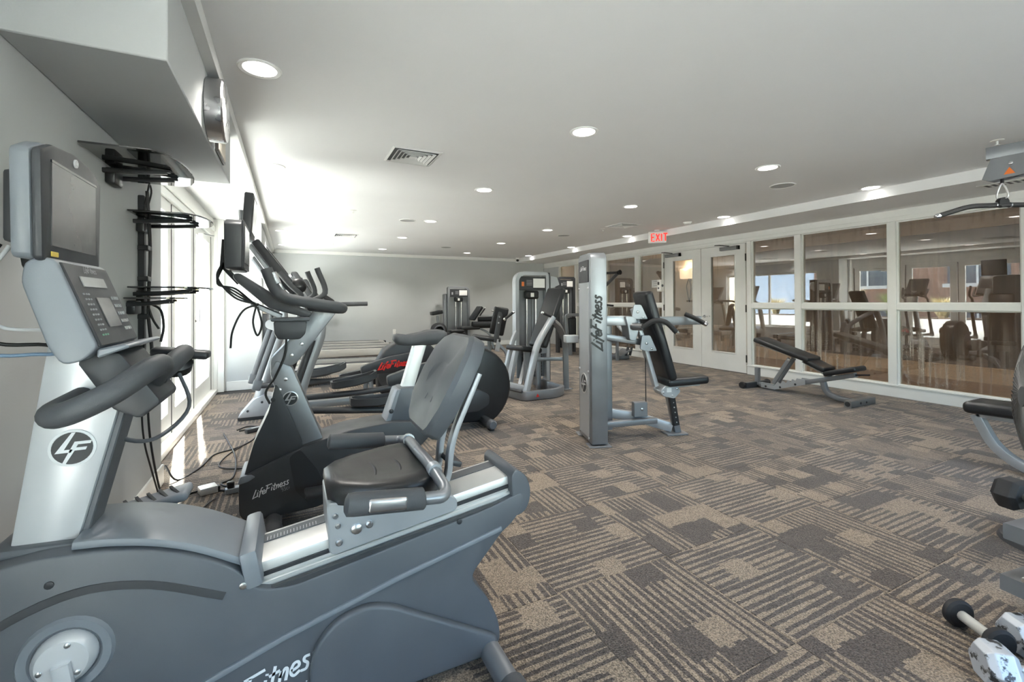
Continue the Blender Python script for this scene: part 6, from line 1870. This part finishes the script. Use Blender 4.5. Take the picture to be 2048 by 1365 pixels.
# ================================================================ outside: terrace, planter, neighbouring buildings
ter = struct(box2('ground_terrace', 'stone_light', None, (-6.5, -8, -0.16), (XDOOR-0.15, 24, -0.06)), 'pale paved terrace outside the glazed doors')
struct(box2('ground', 'concrete', None, (-140, -60, -6.2), (-6.5, 140, -6.0)), 'street level far below the terrace')
struct(box2('ground_bounce', 'stone_light', None, (XDOOR-0.15, -40, -0.16), (30, YB-0.14, -0.06)), 'pale unseen ground added behind the viewpoint to bounce daylight inside')  # unseen bounce surface added to throw sunlight up to the gym ceiling
# neighbouring brick wing with windows
BR = thing('brick_building', 'brick building with pale lintels across the terrace', 'building', (-9.0, 6.0, -6.0))
bd = box2('wall', 'brick_far', BR, (-8, -7.5, 0), (0, 7.0, 17))
for k in range(4):
    for j in range(5):
        y, z = -6.6+k*3.5, 5.2+j*2.6-2.6
        w = box2('window', 'window_far', BR, (-0.05, y, z), (0.02, y+1.7, z+1.6))
        box2('lintel', 'stone_light', w, (-0.02, y-0.12, z+1.6), (0.10, y+1.82, z+1.85))
        box2('sill', 'stone_light', w, (-0.02, y-0.12, z-0.14), (0.10, y+1.82, z))
        box2('sash', 'trim_white', w, (0.0, y+0.82, z), (0.04, y+0.88, z+1.6))
box2('balcony', 'stone_light', BR, (-0.2, -7.5, 5.35), (0.6, 7.0, 5.65))
# distant towers
for x, y, w, h, lab in ((-60, 95, 14, 22, 'hazy blue grey tower, the broad one farthest left'), (-38, 110, 9, 30, 'hazy blue grey tower, the tall slim one'), (-24, 100, 8, 19, 'hazy blue grey tower nearest the terrace doors'), (-90, 60, 20, 18, 'hazy blue grey block behind the brick building')):
    t = thing('distant_tower', lab, 'building', (x, y, -6.0), 0, 'distant towers')
    box2('shaft', 'tower_blue', t, (-w/2, -w/2, 0), (w/2, w/2, h))
    box2('penthouse', 'tower_blue', t, (-w/5, -w/5, h), (w/4, w/4, h+2.2))
    for k in range(6):
        box2('window_band', 'window_far', t, (-w/2+0.5, -w/2-0.05, 3+k*h/7), (w/2-0.5, -w/2+0.05, 4.2+k*h/7))
# parapet planter with grasses and shrubs
PL = thing('planter', 'low pale parapet planter along the terrace edge', 'planter', (-5.6, 8.0, -0.06))
box2('trough', 'stone_light', PL, (-0.45, -11.0, 0.0), (0.45, 14.0, 0.62), 0.02, 1)
box2('soil_bed', 'soil', PL, (-0.38, -10.9, 0.60), (0.38, 13.9, 0.66))
def tuft(x, y, h, n, m, name, label):
    rnd = random.Random(int(x*100)+int(y*977))
    t = thing(name, label, 'plant', (x, y, 0.602), rnd.random()*6, 'terrace plants')
    bm = bmesh.new()
    for k in range(n):
        a = rnd.random()*2*math.pi
        sp = rnd.uniform(0.15, 0.6)*h
        d = Vector((math.cos(a), math.sin(a), 0))
        s = Vector((-d.y, d.x, 0))*rnd.uniform(0.012, 0.03)
        b0 = d*rnd.uniform(0, 0.12)
        p = [b0, b0+d*sp*0.4+Vector((0, 0, h*rnd.uniform(0.5, 0.7))), b0+d*sp+Vector((0, 0, h*rnd.uniform(0.75, 1.0)))]
        v = [bm.verts.new(p[0]-s), bm.verts.new(p[0]+s), bm.verts.new(p[1]+s), bm.verts.new(p[1]-s), bm.verts.new(p[2])]
        bm.faces.new((v[0], v[1], v[2], v[3]))
        bm.faces.new((v[3], v[2], v[4]))
    o = finish('foliage', bm, m, t, smooth=0)
    o['kind'] = 'stuff'
    tube('stem', 'soil', t, [(0, 0, 0.005), (0, 0, 0.2)], 0.02, 6)
PLAB = ['pale dry grass clump', 'green leafy shrub', 'tall straw coloured grass', 'low olive shrub']
WH = ['first', 'second', 'third', 'fourth', 'fifth', 'sixth', 'seventh', 'eighth', 'ninth', 'tenth', 'eleventh', 'twelfth', 'thirteenth', 'fourteenth']
for k in range(14):
    q4 = k % 4
    tuft(-5.6+random.uniform(-0.2, 0.2), 1.2+k*1.45, (0.75, 0.95, 1.15, 0.6)[q4], 130, ('dry_grass', 'leaf', 'dry_grass', 'leaf')[q4], ('grass_clump', 'shrub', 'grass_clump', 'shrub')[q4], PLAB[q4]+', %s along the terrace planter' % WH[k])
# terrace railing beyond the planter
RL = thing('terrace_railing', 'thin dark metal railing behind the terrace planter', 'railing', (-6.3, 8.0, -0.06))
bar('top_rail', 'bronze_dark', RL, [(0, -11, 1.05), (0, 14, 1.05)], 0.05, 0.04, 0.005)
bar('bottom_rail', 'bronze_dark', RL, [(0, -11, 0.12), (0, 14, 0.12)], 0.04, 0.03, 0.005)
for k in range(18):
    bar('post', 'bronze_dark', RL, [(0, -10.9+k*1.46, 0), (0, -10.9+k*1.46, 1.03)], 0.04, 0.04, 0.004, up=(1, 0, 0))
